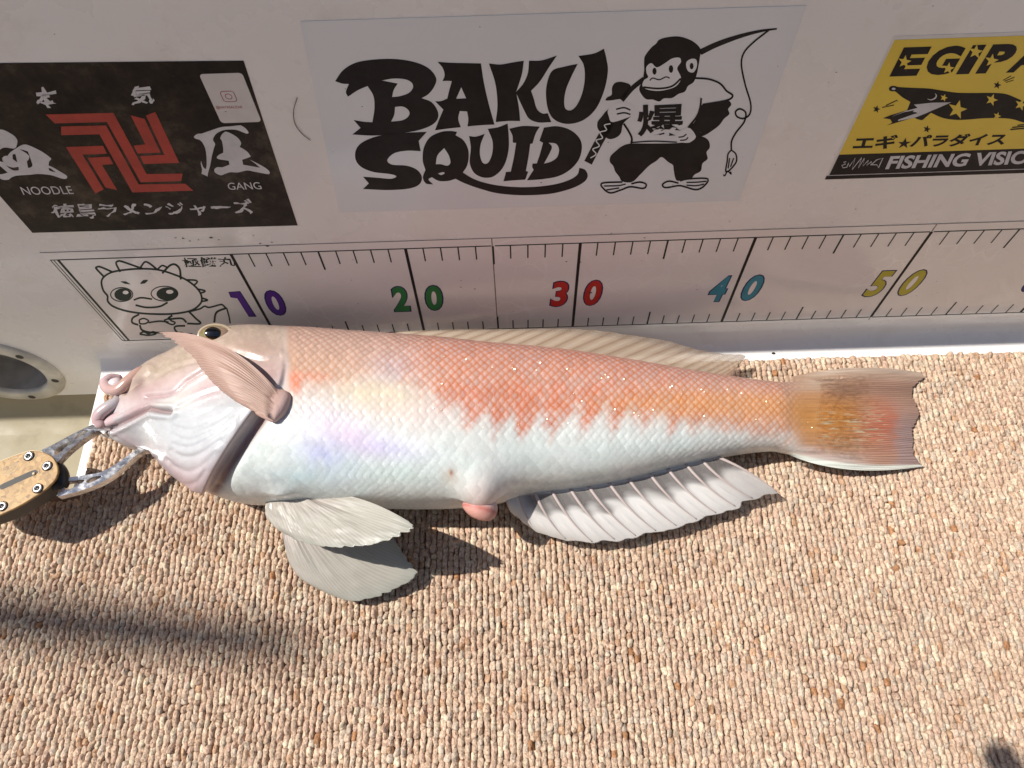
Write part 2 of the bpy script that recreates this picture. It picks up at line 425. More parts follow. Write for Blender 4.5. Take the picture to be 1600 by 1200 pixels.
def star(cx, cy, r, rot=90, q=.42):
    return [(cx + (r if k % 2 == 0 else r * q) * math.cos(math.radians(rot + 36 * k)), cy + (r if k % 2 == 0 else r * q) * math.sin(math.radians(rot + 36 * k)), 1) for k in range(10)]

# --- black noodle sticker
st = thing('noodle_sticker', 'black sticker with a red crest and white Japanese lettering on the wall', 'sticker', wall_pt(7, 11, 0))
k = N('grimy black print'); k.set(Roughness=.33, Specular_IOR_Level=.14)
f = k.mix(.5, k.noise(14, 6, .68), k.noise(70, 4, .7))
k.base(k.ramp(f, [(.38, (.006, .006, .007)), (.52, (.026, .020, .016)), (.70, (.12, .093, .07))])); M_grime = k.m
sheet('backing', [(-.03, 11.13), (14.44, 11.03), (14.98, 21.53), (-.03, 21.95)], M_grime, st, .02)
k = N('worn red print'); k.set(Roughness=.4); k.base(k.ramp(k.noise(75, 6, .7), [(.3, (.30, .018, .012)), (.7, (.47, .035, .022))])); I_red = k.m
E1 = crop(60, 160, 6.154)
em = [[(70, 112), (722, 97), (1040, 685), (1388, 680), (1375, 752), (985, 765), (660, 185), (158, 198)],
      [(220, 228), (650, 217), (965, 785), (1415, 778), (1490, 845), (905, 862), (588, 303), (222, 312)],
      [(265, 425), (622, 413), (660, 490), (425, 498), (628, 832), (550, 873)],
      [(472, 528), (682, 518), (722, 590), (612, 597), (758, 838), (648, 815)],
      [(888, 120), (1022, 155), (1175, 478), (955, 488), (918, 412), (1030, 400)],
      [(1035, 122), (1125, 88), (1355, 578), (1015, 588), (978, 512), (1212, 500)]]
for L in em: put('crest_bar', [poly([L])], I_red, st, .026, tf=E1)
BR = crop(0, 180, 10.909)
put('letter', [poly([smooth_loop(BR(L)) for L in (
    [(-40, 262, 1), (-10, 240), (40, 240), (110, 265), (230, 335), (285, 395), (300, 440), (290, 500), (270, 545), (235, 562), (180, 555), (110, 545), (50, 552), (0, 580, 1), (-40, 600, 1)],)]),
    poly([smooth_loop(BR(L)) for L in (
    [(345, 515, 1), (400, 495), (460, 497), (560, 535), (700, 605), (800, 670), (875, 730, 1), (870, 752, 1), (840, 785), (830, 850, 1), (900, 880), (1020, 950), (1120, 1010), (1148, 1045), (1130, 1075), (1090, 1080), (1020, 1062), (900, 1022), (800, 1005), (650, 995), (500, 1010), (350, 1018), (260, 1030), (190, 1060), (160, 1090, 1), (100, 1098), (40, 1090), (-40, 1050, 1), (-40, 1000, 1), (40, 998), (135, 972, 1), (80, 925), (40, 890), (-10, 850, 1), (-40, 830, 1), (-40, 770, 1), (60, 790), (45, 760), (45, 720), (80, 690), (130, 685, 1), (180, 625), (260, 570)],
    [(335, 572, 1), (400, 585), (475, 610, 1), (505, 680, 1), (535, 770), (555, 850), (520, 885), (480, 892, 1), (460, 780, 1), (495, 740), (502, 690, 1), (450, 640, 1)],
    [(215, 672, 1), (235, 655), (268, 660, 1), (298, 800, 1), (218, 740, 1)],
    [(105, 845, 1), (160, 870), (230, 885), (318, 872, 1), (325, 930, 1), (260, 938), (200, 920), (140, 880)],
    [(830, 890, 1), (870, 905), (955, 965, 1), (900, 955), (840, 935, 1)])])], I_white, st, .026)
GR = crop(290, 180, 10)
put('letter', [poly([smooth_loop(GR(L)) for L in (
    [(128, 335, 1), (160, 300), (200, 283), (260, 278), (400, 230), (560, 180), (700, 168), (860, 150, 1), (920, 185), (965, 230), (988, 270, 1), (960, 282), (900, 262), (800, 225), (680, 218), (570, 235), (480, 285), (435, 350), (435, 395), (462, 445), (440, 520), (410, 640), (385, 780), (350, 900, 1), (345, 952, 1), (300, 930), (250, 910, 1), (258, 840), (240, 760), (243, 705, 1), (265, 780), (290, 820), (318, 838, 1), (330, 760), (328, 640), (310, 520), (270, 430), (220, 380), (160, 362)],)]),
    poly([smooth_loop(GR(L)) for L in (
    [(540, 355, 1), (565, 300), (610, 258), (650, 255), (720, 285), (800, 335), (850, 390), (868, 440), (845, 490, 1), (900, 520), (970, 570), (1020, 640, 1), (960, 665), (885, 690, 1), (900, 768, 1), (1000, 785), (1165, 815, 1), (1090, 750), (1005, 690, 1), (1100, 735), (1220, 800), (1300, 860), (1315, 900), (1290, 915), (1200, 900), (1080, 878), (960, 858), (820, 888), (700, 885), (620, 910), (560, 932), (500, 915), (455, 880), (455, 835), (500, 805), (570, 808), (640, 785), (688, 765, 1), (675, 705, 1), (600, 695), (520, 680), (488, 655), (520, 615), (590, 580, 1), (588, 500), (570, 400)],)])], I_white, st, .026)
for body, q in (('本', ((52, 138), (86, 135), (92, 166), (56, 168))), ('気', ((202, 133), (236, 131), (243, 163), (207, 165)))):
    put('letter', [text_px(body, *q, bold=.022, wob=.28)], I_white, st, .026, 'uv')
put('lettering', [text_px('徳島ラメンジャーズ', (79, 318), (392, 311), (399, 334), (84, 341), bold=.012, wob=.3)], I_white, st, .026, 'uv')
put('lettering', [text_px('NOODLE', (31, 291.5), (110, 290), (116, 302.5), (37, 304), bold=.0)], I_white, st, .026, 'uv')
put('lettering', [text_px('GANG', (355, 285), (405, 284), (410, 295), (357, 296), bold=.0)], I_white, st, .026, 'uv')
M_card = plain('white card print', (.62, .59, .57), .4, var=.05)
q0, q1 = uv_at(303, 107), uv_at(390, 172); q2 = uv_at(368, 106)
sheet('white_card', rrect(12.86, 18.25, 14.72, 20.95, .17), M_card, st, .026, .004)
I_pink = ink('faded pink print', (.42, .13, .15)); 
put('card_lettering', [text_px('@HAYASAUZAR', (337, 165), (378.5, 164.3), (380, 169.5), (339, 170.3), bold=.01)], I_pink, st, .031, 'uv')
put('card_logo', [stroke_raw(np.array(rrect(13.42, 19.45, 14.02, 20.02, .14) + rrect(13.42, 19.45, 14.02, 20.02, .14)[:2]), .035),
                  stroke_raw(np.array([(13.72 + .14 * math.cos(a), 19.735 + .14 * math.sin(a)) for a in np.linspace(0, 6.5, 30)]), .035)], I_pink, st, .031, 'uv')

# --- clear film sticker with the lettering and the angling ape
st = thing('squid_sticker', 'large clear film sticker with black lettering and an ape holding a fishing rod', 'sticker', wall_pt(28, 11.9, 0))
k = N('clear grey film'); k.set(Roughness=.2, Coat_Weight=.4, Coat_Roughness=.08)
k.base(k.ramp(k.noise(11, 5), [(.35, (.68, .71, .745)), (.65, (.73, .755, .785))])); k.bump(k.noise(26, 3), .1, .0008); M_film = k.m
sheet('film', [(16.93, 11.95), (38.3, 11.85), (38.22, 23.22), (17.85, 23.28)], M_film, st, .02, .018)
B2 = crop(460, 0, 3.077)
c1 = 1
letters = [
 [[(196, 388, 1), (235, 335), (300, 298), (400, 283), (500, 283), (590, 300), (650, 330), (682, 375), (672, 415), (645, 450), (612, 470, 1), (660, 490), (690, 535), (686, 575), (650, 605), (580, 628), (480, 642), (380, 650), (278, 645, 1), (318, 613, 1), (285, 575, 1), (330, 583), (375, 586, 1), (385, 520), (380, 460), (352, 412, 1), (305, 432), (258, 463, 1), (248, 440), (262, 402, 1), (230, 400)],
  [(420, 385, 1), (475, 376), (530, 379), (563, 395), (570, 420), (550, 445), (510, 460), (470, 465, 1), (478, 430), (497, 400, 1)],
  [(484, 512, 1), (522, 511), (550, 530), (550, 555), (520, 576), (465, 583, 1), (480, 550)]],
 [[(688, 295, 1), (760, 300), (897, 303, 1), (912, 400), (935, 500), (962, 597, 1), (900, 600), (832, 606, 1), (836, 570), (830, 534, 1), (795, 532, 1), (788, 570), (800, 610, 1), (740, 616), (676, 625, 1), (695, 575), (716, 525, 1), (676, 485, 1), (705, 484), (735, 472, 1), (745, 430), (757, 388, 1), (735, 387), (712, 388, 1), (722, 360), (713, 325)],
  [(802, 418, 1), (826, 471, 1), (778, 473, 1)]],
 [[(935, 303, 1), (990, 308), (1050, 298), (1103, 290, 1), (1095, 350), (1080, 400), (1066, 440, 1), (1100, 400), (1122, 350), (1128, 290, 1), (1190, 288), (1262, 265, 1), (1225, 320), (1180, 390), (1138, 435, 1), (1150, 470), (1165, 520), (1190, 543), (1218, 543, 1), (1235, 585, 1), (1175, 587), (1130, 570), (1105, 530), (1068, 450, 1), (1080, 520), (1085, 580, 1), (1030, 580), (968, 585, 1), (976, 500), (966, 400)]],
 [[(1362, 305, 1), (1300, 318), (1240, 338), (1214, 400), (1210, 470), (1225, 540), (1260, 580), (1320, 594), (1390, 575), (1450, 520), (1490, 430), (1507, 340), (1500, 280), (1488, 232, 1), (1440, 255), (1365, 267, 1), (1390, 310), (1396, 370), (1385, 440), (1360, 500), (1330, 528), (1303, 520), (1297, 480), (1307, 425), (1332, 365)]],
 [[(637, 632, 1), (598, 675, 1), (607, 725, 1), (540, 723), (480, 735), (447, 768), (470, 790), (540, 795), (590, 815), (613, 850), (600, 885), (550, 905), (450, 912), (330, 907, 1), (358, 880, 1), (330, 848, 1), (400, 853), (465, 858), (490, 846), (460, 835), (380, 825), (320, 800), (293, 760), (300, 710), (340, 675), (420, 648), (520, 637)]],
 [[(782, 632, 1), (745, 628), (700, 634), (650, 660), (622, 710), (617, 770), (630, 815, 1), (618, 850), (632, 880), (668, 885, 1), (645, 862), (660, 850, 1), (695, 868), (740, 868), (775, 858, 1), (815, 878), (890, 905), (980, 928), (1100, 937), (1230, 930), (1330, 905), (1390, 875), (1410, 845), (1398, 815), (1370, 805, 1), (1360, 838), (1320, 864), (1250, 885), (1150, 897), (1050, 897), (950, 885), (870, 862), (810, 828, 1), (830, 795), (838, 755), (834, 712), (812, 672), (775, 648, 1)],
  [(720, 710, 1), (742, 745), (750, 780), (735, 795), (705, 788), (680, 788, 1), (688, 745)], [(690, 832, 1), (715, 826), (722, 832), (705, 840)]],
 [[(840, 652, 1), (872, 655), (915, 642, 1), (896, 690), (892, 740), (905, 780), (930, 782), (950, 740), (953, 680), (930, 618, 1), (980, 610), (1025, 592, 1), (1031, 660), (1028, 730), (1005, 800), (960, 845), (910, 852), (865, 830), (843, 780), (848, 710)]],
 [[(1033, 617, 1), (1100, 604), (1180, 607, 1), (1160, 640), (1145, 688, 1), (1134, 690, 1), (1125, 755), (1113, 820, 1), (1124, 824, 1), (1110, 862, 1), (1060, 865), (1005, 870, 1), (1012, 845), (1017, 825, 1), (1040, 824, 1), (1055, 755), (1066, 685, 1), (1050, 684, 1), (1048, 650)]],
 [[(1178, 675, 1), (1188, 645), (1200, 612, 1), (1260, 605), (1320, 620), (1365, 655), (1382, 700), (1370, 760), (1330, 810), (1270, 845), (1190, 860), (1118, 865, 1), (1135, 838), (1150, 815, 1), (1143, 800), (1145, 785, 1), (1165, 784, 1), (1180, 740), (1195, 685, 1)],
  [(1222, 684, 1), (1258, 690), (1272, 718), (1262, 755), (1232, 776), (1200, 785, 1), (1224, 740), (1238, 705)]]]
for L in letters: put('letter', [poly([smooth_loop(B2(q)) for q in L])], I_black, st, .026)
B3 = crop(900, 20, 4)
I_film = M_film
blk = [[(425, 300), (432, 265), (470, 215), (500, 190), (520, 165), (570, 150), (640, 145), (710, 165), (755, 195), (780, 230), (775, 270), (765, 330), (755, 380), (735, 430), (700, 455), (680, 490), (640, 505), (600, 530), (550, 533), (520, 552), (480, 540), (440, 538), (410, 510), (395, 470), (415, 420), (425, 360)],
       [(190, 610), (165, 640), (135, 680), (135, 720), (160, 750), (200, 785), (245, 780), (280, 750), (295, 690), (345, 640), (350, 590), (300, 560), (240, 575)],
       [(785, 575), (860, 560), (945, 545), (970, 570), (950, 600), (958, 630), (925, 660), (895, 700), (850, 735), (800, 765), (755, 772), (715, 735), (700, 715), (740, 680), (765, 630)],
       [(345, 815), (480, 815), (630, 812), (700, 800), (750, 770), (800, 775), (830, 800), (835, 840), (815, 870), (822, 910), (790, 940), (780, 985), (740, 1010), (715, 1035), (640, 1048), (620, 1030), (610, 980), (605, 950), (575, 930), (535, 900), (500, 925), (455, 955), (400, 1010), (350, 1055), (290, 1052), (268, 1020), (245, 990), (232, 955), (212, 930), (215, 895), (250, 860), (290, 830)],
       [(185, 545), (195, 525), (222, 510), (225, 465), (245, 435), (290, 430), (340, 450), (325, 490), (300, 530), (250, 540), (220, 545)]]
put('ape_figure', [poly([smooth_loop(B3(q))]) for q in blk] + [stroke(B3([(75, 935), (140, 810), (215, 680)]), 13), stroke(B3([(285, 545), (350, 470), (425, 410)]), 7.5),
     stroke(B3([(775, 245), (880, 195), (1020, 145), (1150, 112), (1255, 97)]), 8, taper=[9, 8, 5, 2.5])], I_black, st, .026)
face = [[(440, 335), (470, 312), (505, 338), (555, 312), (600, 283), (645, 278), (655, 305), (632, 345), (655, 400), (640, 440), (600, 468), (520, 485), (450, 478), (415, 455), (425, 418), (450, 400), (440, 370)],
        [(690, 340), (690, 305), (720, 285), (750, 290), (755, 330), (735, 368), (705, 365)],
        [(200, 605), (245, 562), (310, 558), (358, 585), (350, 635), (300, 660), (225, 680), (205, 645)],
        [(612, 775), (650, 735), (705, 715), (748, 770), (715, 805), (680, 810), (635, 800)]]
for nm_, q in zip(('ape_face', 'ape_ear', 'ape_hand', 'ape_hand'), face): put(nm_, [poly([smooth_loop(B3(q))])], I_film, st, .030)
put('rod_wrap', [stroke(B3([(90, 905), (125, 880), (105, 850), (145, 830), (125, 795), (165, 780), (150, 745), (190, 730), (178, 700), (215, 690)]), 1.8)], I_film, st, .030)
oval = lambda cx, cy, rx, ry, n=20: [(cx + rx * math.cos(2 * math.pi * k / n), cy + ry * math.sin(2 * math.pi * k / n)) for k in range(n)]
ln = [stroke(B3(q), wd) for q, wd in (
    ([(740, 405), (830, 412), (900, 440), (940, 485), (978, 515), (940, 545), (790, 572)], 3), ([(782, 530), (775, 590), (755, 645), (700, 715)], 3), ([(298, 690), (330, 740), (348, 780), (345, 815)], 3.2),
    ([(345, 808), (480, 800), (630, 806)], 2), ([(420, 462), (520, 470), (600, 455), (655, 408)], 3), ([(460, 420), (480, 405), (520, 415), (560, 398), (585, 405)], 2), ([(250, 600), (300, 590), (340, 605)], 2.5), ([(255, 630), (300, 622), (340, 632)], 2.5),
    ([(640, 775), (670, 770), (690, 755)], 2), ([(650, 795), (685, 790), (700, 775)], 2), ([(1205, 105), (1110, 180), (1050, 245), (1033, 320), (1055, 440), (1090, 560), (1085, 630), (1045, 658), (1005, 645), (997, 615), (1025, 598), (1060, 622), (1050, 680), (1000, 745), (972, 800), (970, 855)], 2.7),
    ([(290, 1055), (165, 1062), (170, 1095), (215, 1123), (280, 1105), (340, 1085), (420, 1095), (438, 1070), (400, 1056), (345, 1066)], 2.6), ([(175, 1080), (260, 1078), (310, 1068)], 2), ([(190, 1105), (270, 1092)], 2),
    ([(650, 1048), (700, 1036), (820, 1035), (800, 1080), (750, 1103), (680, 1085), (640, 1078), (560, 1090), (541, 1070), (580, 1050), (640, 1062)], 2.6), ([(690, 1058), (760, 1056), (815, 1050)], 2), ([(690, 1075), (750, 1078), (800, 1068)], 2),
    ([(970, 855), (998, 880), (1002, 925), (975, 965), (950, 988), (935, 985), (945, 920), (950, 880), (970, 855)], 2.4), ([(945, 985), (930, 1015), (920, 1010)], 2), ([(948, 985), (968, 1005), (965, 990)], 2), ([(960, 905), (950, 970)], 2), ([(985, 905), (965, 960)], 2))]
put('ape_lines', ln + [poly([B3(oval(490, 362, 13, 22))]), poly([B3(oval(593, 348, 14, 24))]), poly([B3(oval(722, 330, 12, 20))])] , I_black, st, .032)
put('ape_lettering', [text_px('爆', B3([(375, 575)])[0], B3([(690, 560)])[0], B3([(670, 780)])[0], B3([(385, 770)])[0], bold=.02)], I_black, st, .032, 'uv')

# --- yellow sticker
st = thing('squid_jig_sticker', 'yellow sticker with black starry lure emblem and a black band beneath', 'sticker', wall_pt(50, 13, 0))
k = N('yellow print'); k.set(Roughness=.35, Coat_Weight=.25, Coat_Roughness=.15); k.base(k.ramp(k.noise(20, 5), [(.35, (.70, .50, .02)), (.65, (.78, .565, .03))])); M_yel = k.m
uL = 42.5; uR = 59.5; vT = float(uv_at(1398, 62)[1]); vB = float(uv_at(1316, 241)[1]); vK = float(uv_at(1301, 273)[1]); vE = float(uv_at(1294, 280)[1])
sheet('backing', [(uL, vB), (uR, vB), (uR, vT), (uL, vT)], M_yel, st, .02)
M_white = plain('white vinyl', (.70, .68, .66), .35, var=.05)
sheet('border', [(uL - .12, vE), (uR, vE), (uR, vT + .18), (uL - .12, vT + .18)], M_white, st, .012, .01)
sheet('black_band', [(uL, vK), (uR, vK), (uR, vB - .005), (uL, vB - .005)], I_black, st, .021, .006)
sheet('lower_stripe', [(uL - .12, vE), (uR, vE), (uR, vE + .26), (uL - .12, vE + .26)], I_black, st, .019, .005)
Y4 = crop(1240, 20, 4.286); Y5 = crop(1360, 110, 6.667); Y6 = crop(1290, 190, 5.161)
ub = lambda x: float(uv_at(*Y4([(x, 425 - (x - 640) * .035)])[0])[0])
v0 = float(uv_at(*Y4([(640, 425)])[0])[1]); v1 = float(uv_at(*Y4([(720, 230)])[0])[1])
for ch, a, b in (('E', 640, 822), ('G', 850, 1052), ('I', 1085, 1172), ('P', 1215, 1398), ('A', 1420, 1620), ('R', 1640, 1830)):
    put('letter', [text_uv(ch, ub(a), v0, ub(b), v1, bold=.055 if ch != 'I' else .0)], I_black, st, .026, 'uv')
stars = [(742, 325, 46), (1035, 370, 42), (1218, 258, 50), (1325, 318, 48)]
put('star_cutouts', [poly([Y4(star(x, y, r, -80))]) for x, y, r in stars] + [poly([Y4(star(1005, 566, 26, -70))]), poly([Y4(star(1095, 645, 66, -75))]), poly([Y4(star(1325, 580, 42, -70))]), poly([Y4(star(1362, 688, 27, -70))]), poly([Y4(star(1520, 612, 42, -70))])], M_yel, st, .030)
lure = [(195, 205, 1), (192, 180), (215, 160), (255, 158), (300, 170), (450, 178), (620, 186), (780, 212), (900, 228), (1050, 232), (1200, 230), (1330, 232), (1420, 245), (1520, 285), (1640, 345), (1760, 420), (1900, 470, 1), (1900, 540, 1), (1760, 560), (1600, 540), (1480, 505), (1350, 493), (1180, 495), (1020, 508), (900, 512), (800, 502), (720, 480), (630, 438, 1), (580, 480), (540, 512), (500, 508), (450, 488, 1), (170, 570, 1), (225, 540, 1), (205, 505, 1), (130, 495, 1), (200, 465, 1), (380, 412, 1), (415, 325, 1), (330, 275), (260, 218), (225, 215)]
put('lure_emblem', [poly([smooth_loop(Y5(lure))])] + [stroke(Y5(q), wd) for q, wd in (([(160, 362), (280, 305)], 1.6), ([(120, 382), (245, 357)], 1.4), ([(1380, 100), (1465, 52)], 1.2), ([(1395, 110), (1500, 65)], 1.4), ([(1410, 122), (1490, 97)], 1.2), ([(1455, 612), (1600, 600)], 2.2), ([(1475, 590), (1600, 578)], 2.0), ([(1530, 568), (1600, 560)], 1.8))]
    + [poly([Y5(star(x, y, r, -75))]) for x, y, r in ((62, 400, 42), (1320, 150, 44), (587, 608, 42))], I_black, st, .026)
fin_w = [[(452, 352), (640, 332), (840, 328), (600, 432), (470, 485), (285, 522), (290, 508), (440, 455), (490, 440), (470, 430), (440, 428), (455, 410), (350, 430), (210, 480), (360, 420), (490, 385)]]
put('lure_fin', [poly([[p for p in Y5(q)] for q in fin_w])] + [stroke(Y5([(592, 292), (630, 302), (670, 285), (685, 258), (672, 235)]), 1.5, taper=[.6, 1.6, 2.2, 1.8, .5]), poly([Y5(oval(240, 187, 20, 12))])], I_white, st, .030)
put('katakana_lettering', [text_px('エギ', *Y6([(245, 112), (592, 102), (552, 216), (212, 226)]), bold=.04), text_px('★', *Y6([(592, 128), (700, 124), (676, 210), (570, 212)])), text_px('パラダイス', *Y6([(712, 102), (1478, 86), (1432, 188), (668, 208)]), bold=.04)], I_black, st, .026, 'uv')
put('band_lettering', [text_px('FISHING', *Y6([(525, 275), (1180, 250), (1125, 358), (478, 382)]), bold=.035), text_px('VISION', *Y6([(1222, 248), (1790, 222), (1760, 332), (1180, 357)]), bold=.035)], I_white, st, .026, 'uv')
put('fish_bone_mark', [stroke_raw(np.array(Y6([(165, 320), (145, 325), (160, 340), (130, 350), (140, 370), (170, 365), (185, 330), (190, 360), (238, 290), (212, 385), (290, 288), (262, 372), (312, 292), (300, 355), (345, 308), (330, 350), (370, 318), (362, 350), (412, 305), (462, 290), (425, 370), (412, 345), (375, 345)])), 1.4)], I_white, st, .026)
put('band_rule', [([(uL - .1, vE + .27), (uR, vE + .27), (uR, vK - .005), (uL, vK - .005)], [(0, 1, 2, 3)])], I_white, st, .024, 'uv')

# --- ruler
RV = 8.75
k = N('ruler film'); k.set(Roughness=.22, Coat_Weight=.5, Coat_Roughness=.07)
vo = k.n('ShaderNodeTexVoronoi', i_Scale=75.0, feature='DISTANCE_TO_EDGE'); wv = k.n('ShaderNodeVectorMath', operation='ADD'); sc_ = k.n('ShaderNodeVectorMath', operation='SCALE'); sc_.inputs['Scale'].default_value = .012
nz = k.n('ShaderNodeTexNoise', i_Scale=40.0, i_Detail=3.0); k.l(k.co(), nz.inputs['Vector']); k.l(nz.outputs['Color'], sc_.inputs[0]); k.l(k.co(), wv.inputs[0]); k.l(sc_.outputs[0], wv.inputs[1]); k.l(wv.outputs[0], vo.inputs['Vector'])
caustic_web = k.ramp(vo.outputs['Distance'], [(.0, (1, 1, 1)), (.07, (0, 0, 0))]); patch = k.ramp(k.noise(13, 4), [(.5, (0, 0, 0)), (.66, (.55, .55, .55))])
k.base(k.mix(k.mix(1.0, caustic_web, patch, 'MULTIPLY'), k.ramp(k.noise(10, 4), [(.35, (.78, .745, .73)), (.65, (.835, .805, .785))]), (.95, .94, .92)))  # pale web in the film colour stands for wavy reflected light
k.bump(k.mix(.5, caustic_web, k.noise(20, 3)), .12, .0006); M_rfilm = k.m
rl = thing('fish_ruler', 'long white measuring ruler sticker with coloured numerals along the foot of the wall', 'ruler', wall_pt(30, -.3, 0))
for a, b in ((-.62, 24.93), (25.0, 49.95), (50.02, 75.4)):
    sheet('film_panel', [(a, -.35), (b, -.35), (b, 9.4), (a, 9.4)], M_rfilm, rl, .02, .018)
R = lambda u0, v0_, u1, v1_: ([(u0, v0_), (u1, v0_), (u1, v1_), (u0, v1_)], [(0, 1, 2, 3)])
put('frame_lines', [R(.1, RV - .04, 24.9, RV + .05), R(25.12, RV - .04, 49.9, RV + .05), R(50.1, RV - .04, 75.2, RV + .05), R(-.4, -.04, 24.9, .05), R(25.05, -.04, 49.9, .05), R(50.1, -.04, 75.2, .05),
                    R(-.22, .05, -.16, RV + .04), R(-.02, .05, .14, RV), R(-.4, .05, -.34, RV + .04), R(-.4, RV - .02, .1, RV + .04)], I_green, rl, .026, 'uv')
put('seam_lines', [R(24.93, -.35, 25.0, 9.4), R(49.95, -.35, 50.02, 9.4), R(-.62, 9.4, 75.4, 9.44)], plain('grimy seam', (.22, .18, .16), .6, var=.4, scale=300), rl, .0225, 'uv')
tk = []
for u in range(11, 75):
    if u % 10 == 0: continue
    L = 1.45 if u % 5 == 0 else .95
    wd = .055 if u % 5 == 0 else .04
    tk += [R(u - wd, RV - L - .25, u + wd, RV - .02), R(u - wd, .05, u + wd, .05 + L)]
for t_ in tk: put('tick_mark', [t_], I_green, rl, .026, 'uv')
for u in (10, 20, 30, 40, 50, 60, 70): put('ten_line', [R(u - .09, .03, u + .09, RV)], I_black, rl, .0262, 'uv')
NC = {10: ((.10, .03, .26), 'purple'), 20: ((.035, .22, .06), 'green'), 30: ((.52, .028, .022), 'red'), 40: ((.05, .27, .36), 'blue'), 50: ((.50, .44, .05), 'yellow'), 60: ((.05, .05, .25), 'navy'), 70: ((.2, .03, .2), 'plum')}
for u, (c, nm) in NC.items():
    m = ink(nm + ' numeral print', c, .35, .12)
    for ch, a, b in ((str(u)[0], -1.5, -.5), ('0', .55, 1.62)):
        if ch == '1': a, b = -1.35, -.62
        bd = .036
        if ch == '1':
            one = [(u - 1.42, 4.55), (u - 1.36, 5.1), (u - .72, 5.15), (u - .62, 2.45), (u - 1.06, 2.45), (u - 1.1, 4.45)]; c_ = np.mean(one, 0)
            big = [tuple(c_ + (np.array(p) - c_) * np.array([1.16, 1.05])) for p in one]
            put('numeral_outline', [fill2d([big])], I_navy, rl, .0255, 'uv'); put('numeral', [fill2d([one])], m, rl, .029, 'uv'); continue
        put('numeral_outline', [text_uv(ch, u + a, 2.45, u + b, 5.15, bold=bd + .012, grow=.07, shear=.06)], I_navy, rl, .0255, 'uv')
        put('numeral', [text_uv(ch, u + a + .02, 2.47, u + b - .02, 5.13, bold=bd, shear=.06)], m, rl, .029, 'uv')
put('boat_name_lettering', [text_px('極鱗丸', (283, 403), (366, 400), (369, 414.5), (288, 418), bold=.014, wob=.2)], I_green, rl, .026, 'uv')
D = crop(140, 390, 6.957)
dl = [([(130, 350), (160, 290), (250, 240), (400, 215), (560, 205), (740, 215), (900, 260), (1060, 330), (1180, 430), (1220, 520), (1200, 590), (1100, 660), (900, 695), (650, 695), (430, 670), (270, 620), (200, 560), (195, 500), (150, 440)], 2.2, True),
      ([(155, 290), (75, 205), (80, 187), (120, 185), (250, 240)], 2.2, False), ([(335, 240), (290, 150), (310, 122), (360, 128), (580, 205)], 2.2, False), ([(555, 190), (600, 132), (650, 145), (735, 212)], 2.2, False), ([(740, 210), (790, 170), (845, 190)], 2, False),
      ([(790, 255), (870, 172), (930, 158), (980, 210), (992, 322)], 2.4, False), ([(1060, 325), (1150, 330), (1170, 350), (1135, 385)], 2, False), ([(1170, 425), (1245, 440), (1250, 455), (1205, 470)], 2, False), ([(1215, 520), (1282, 545), (1225, 560)], 2, False),
      ([(480, 545), (560, 520), (680, 535)], 2, False), ([(500, 600), (620, 625), (760, 615), (850, 570)], 2.2, False),
      ([(540, 700), (470, 740), (465, 790), (530, 815)], 2.2, False), ([(545, 815), (570, 870), (650, 895), (750, 900), (930, 910)], 2.2, False), ([(640, 790), (760, 775), (860, 785)], 2, False), ([(900, 710), (860, 750), (1000, 745), (1055, 790)], 2.2, False), ([(1080, 670), (1150, 740), (1205, 800), (1060, 800)], 2.2, False),
      ([(1040, 825), (940, 830), (925, 860), (960, 905)], 2.2, False), ([(545, 910), (590, 890), (640, 910), (690, 890), (720, 912), (640, 928), (545, 915)], 2, False), ([(925, 915), (990, 900), (1040, 915), (1110, 915), (1080, 938), (950, 935), (925, 915)], 2, False),
      ([(1090, 670), (1200, 640), (1250, 612), (1300, 625), (1400, 600), (1440, 595), (1480, 630)], 2, False), ([(1490, 630), (1380, 680), (1355, 790)], 2.4, False), ([(1490, 630), (1515, 720), (1530, 800)], 1.8, False),
      ([(540, 760), (590, 745), (640, 770), (610, 800), (550, 800), (540, 760)], 1.8, False), ([(810, 765), (860, 750), (890, 770), (930, 790), (900, 812), (840, 790), (810, 765)], 1.8, False)]
sh = [stroke_loop(D(q), wd * 1.35) if cl else stroke(D(q), wd * 1.35) for q, wd, cl in dl]
put('dragon_lines', sh + [stroke_loop(D(oval(350, 485, 120, 75, 14)), 1.6), stroke_loop(D(oval(815, 475, 145, 80, 14)), 1.6)] + [poly([D(oval(365, 485, 95, 68))]), poly([D(oval(845, 478, 118, 72))]), stroke(D([(340, 345), (390, 355), (440, 372)]), 2, taper=[1, 4, 1]), stroke(D([(555, 365), (595, 345), (632, 330)]), 3, taper=[2, 6, 2])], I_green, rl, .0262)
for q in ((392, 462, 32, 20), (872, 455, 40, 22)): put('dragon_highlight', [poly([D(oval(*q))])], M_rfilm, rl, .0285)

# --- bits stuck to the wall and deck
V, Fa = round_tube([wall_pt(*uv_at(x, y), .04) for x, y in ((465, 150), (459, 172), (461, 192), (472, 208), (486, 219))], [.018] * 5, 6, m=30)
tag(mesh_obj('hair_strand', V, Fa, plain('brown hair', (.10, .07, .05), .5)), 'curled brown hair stuck to the white wall between the black and the clear sticker', 'hair')
sp = []; rs = np.random.default_rng(3)
pts = [(uv_at(*p), r) for p, r in [((720, 448), .05), ((742, 451), .06), ((681, 448), .04), ((1089, 452), .04), ((885, 408), .05), ((907, 409), .05), ((922, 457), .11), ((1208, 553), .0), ((940, 366), .04), ((955, 364), .04), ((1007, 371), .05), ((549, 437), .03), ((418, 384), .10), ((407, 380), .06), ((425, 378), .05), ((1140, 345), .04), ((1300, 347), .03), ((566, 166), .04), ((286, 372), .07), ((310, 374), .06), ((297, 376), .05), ((330, 371), .08), ((342, 374), .05), ((275, 371), .05)]]
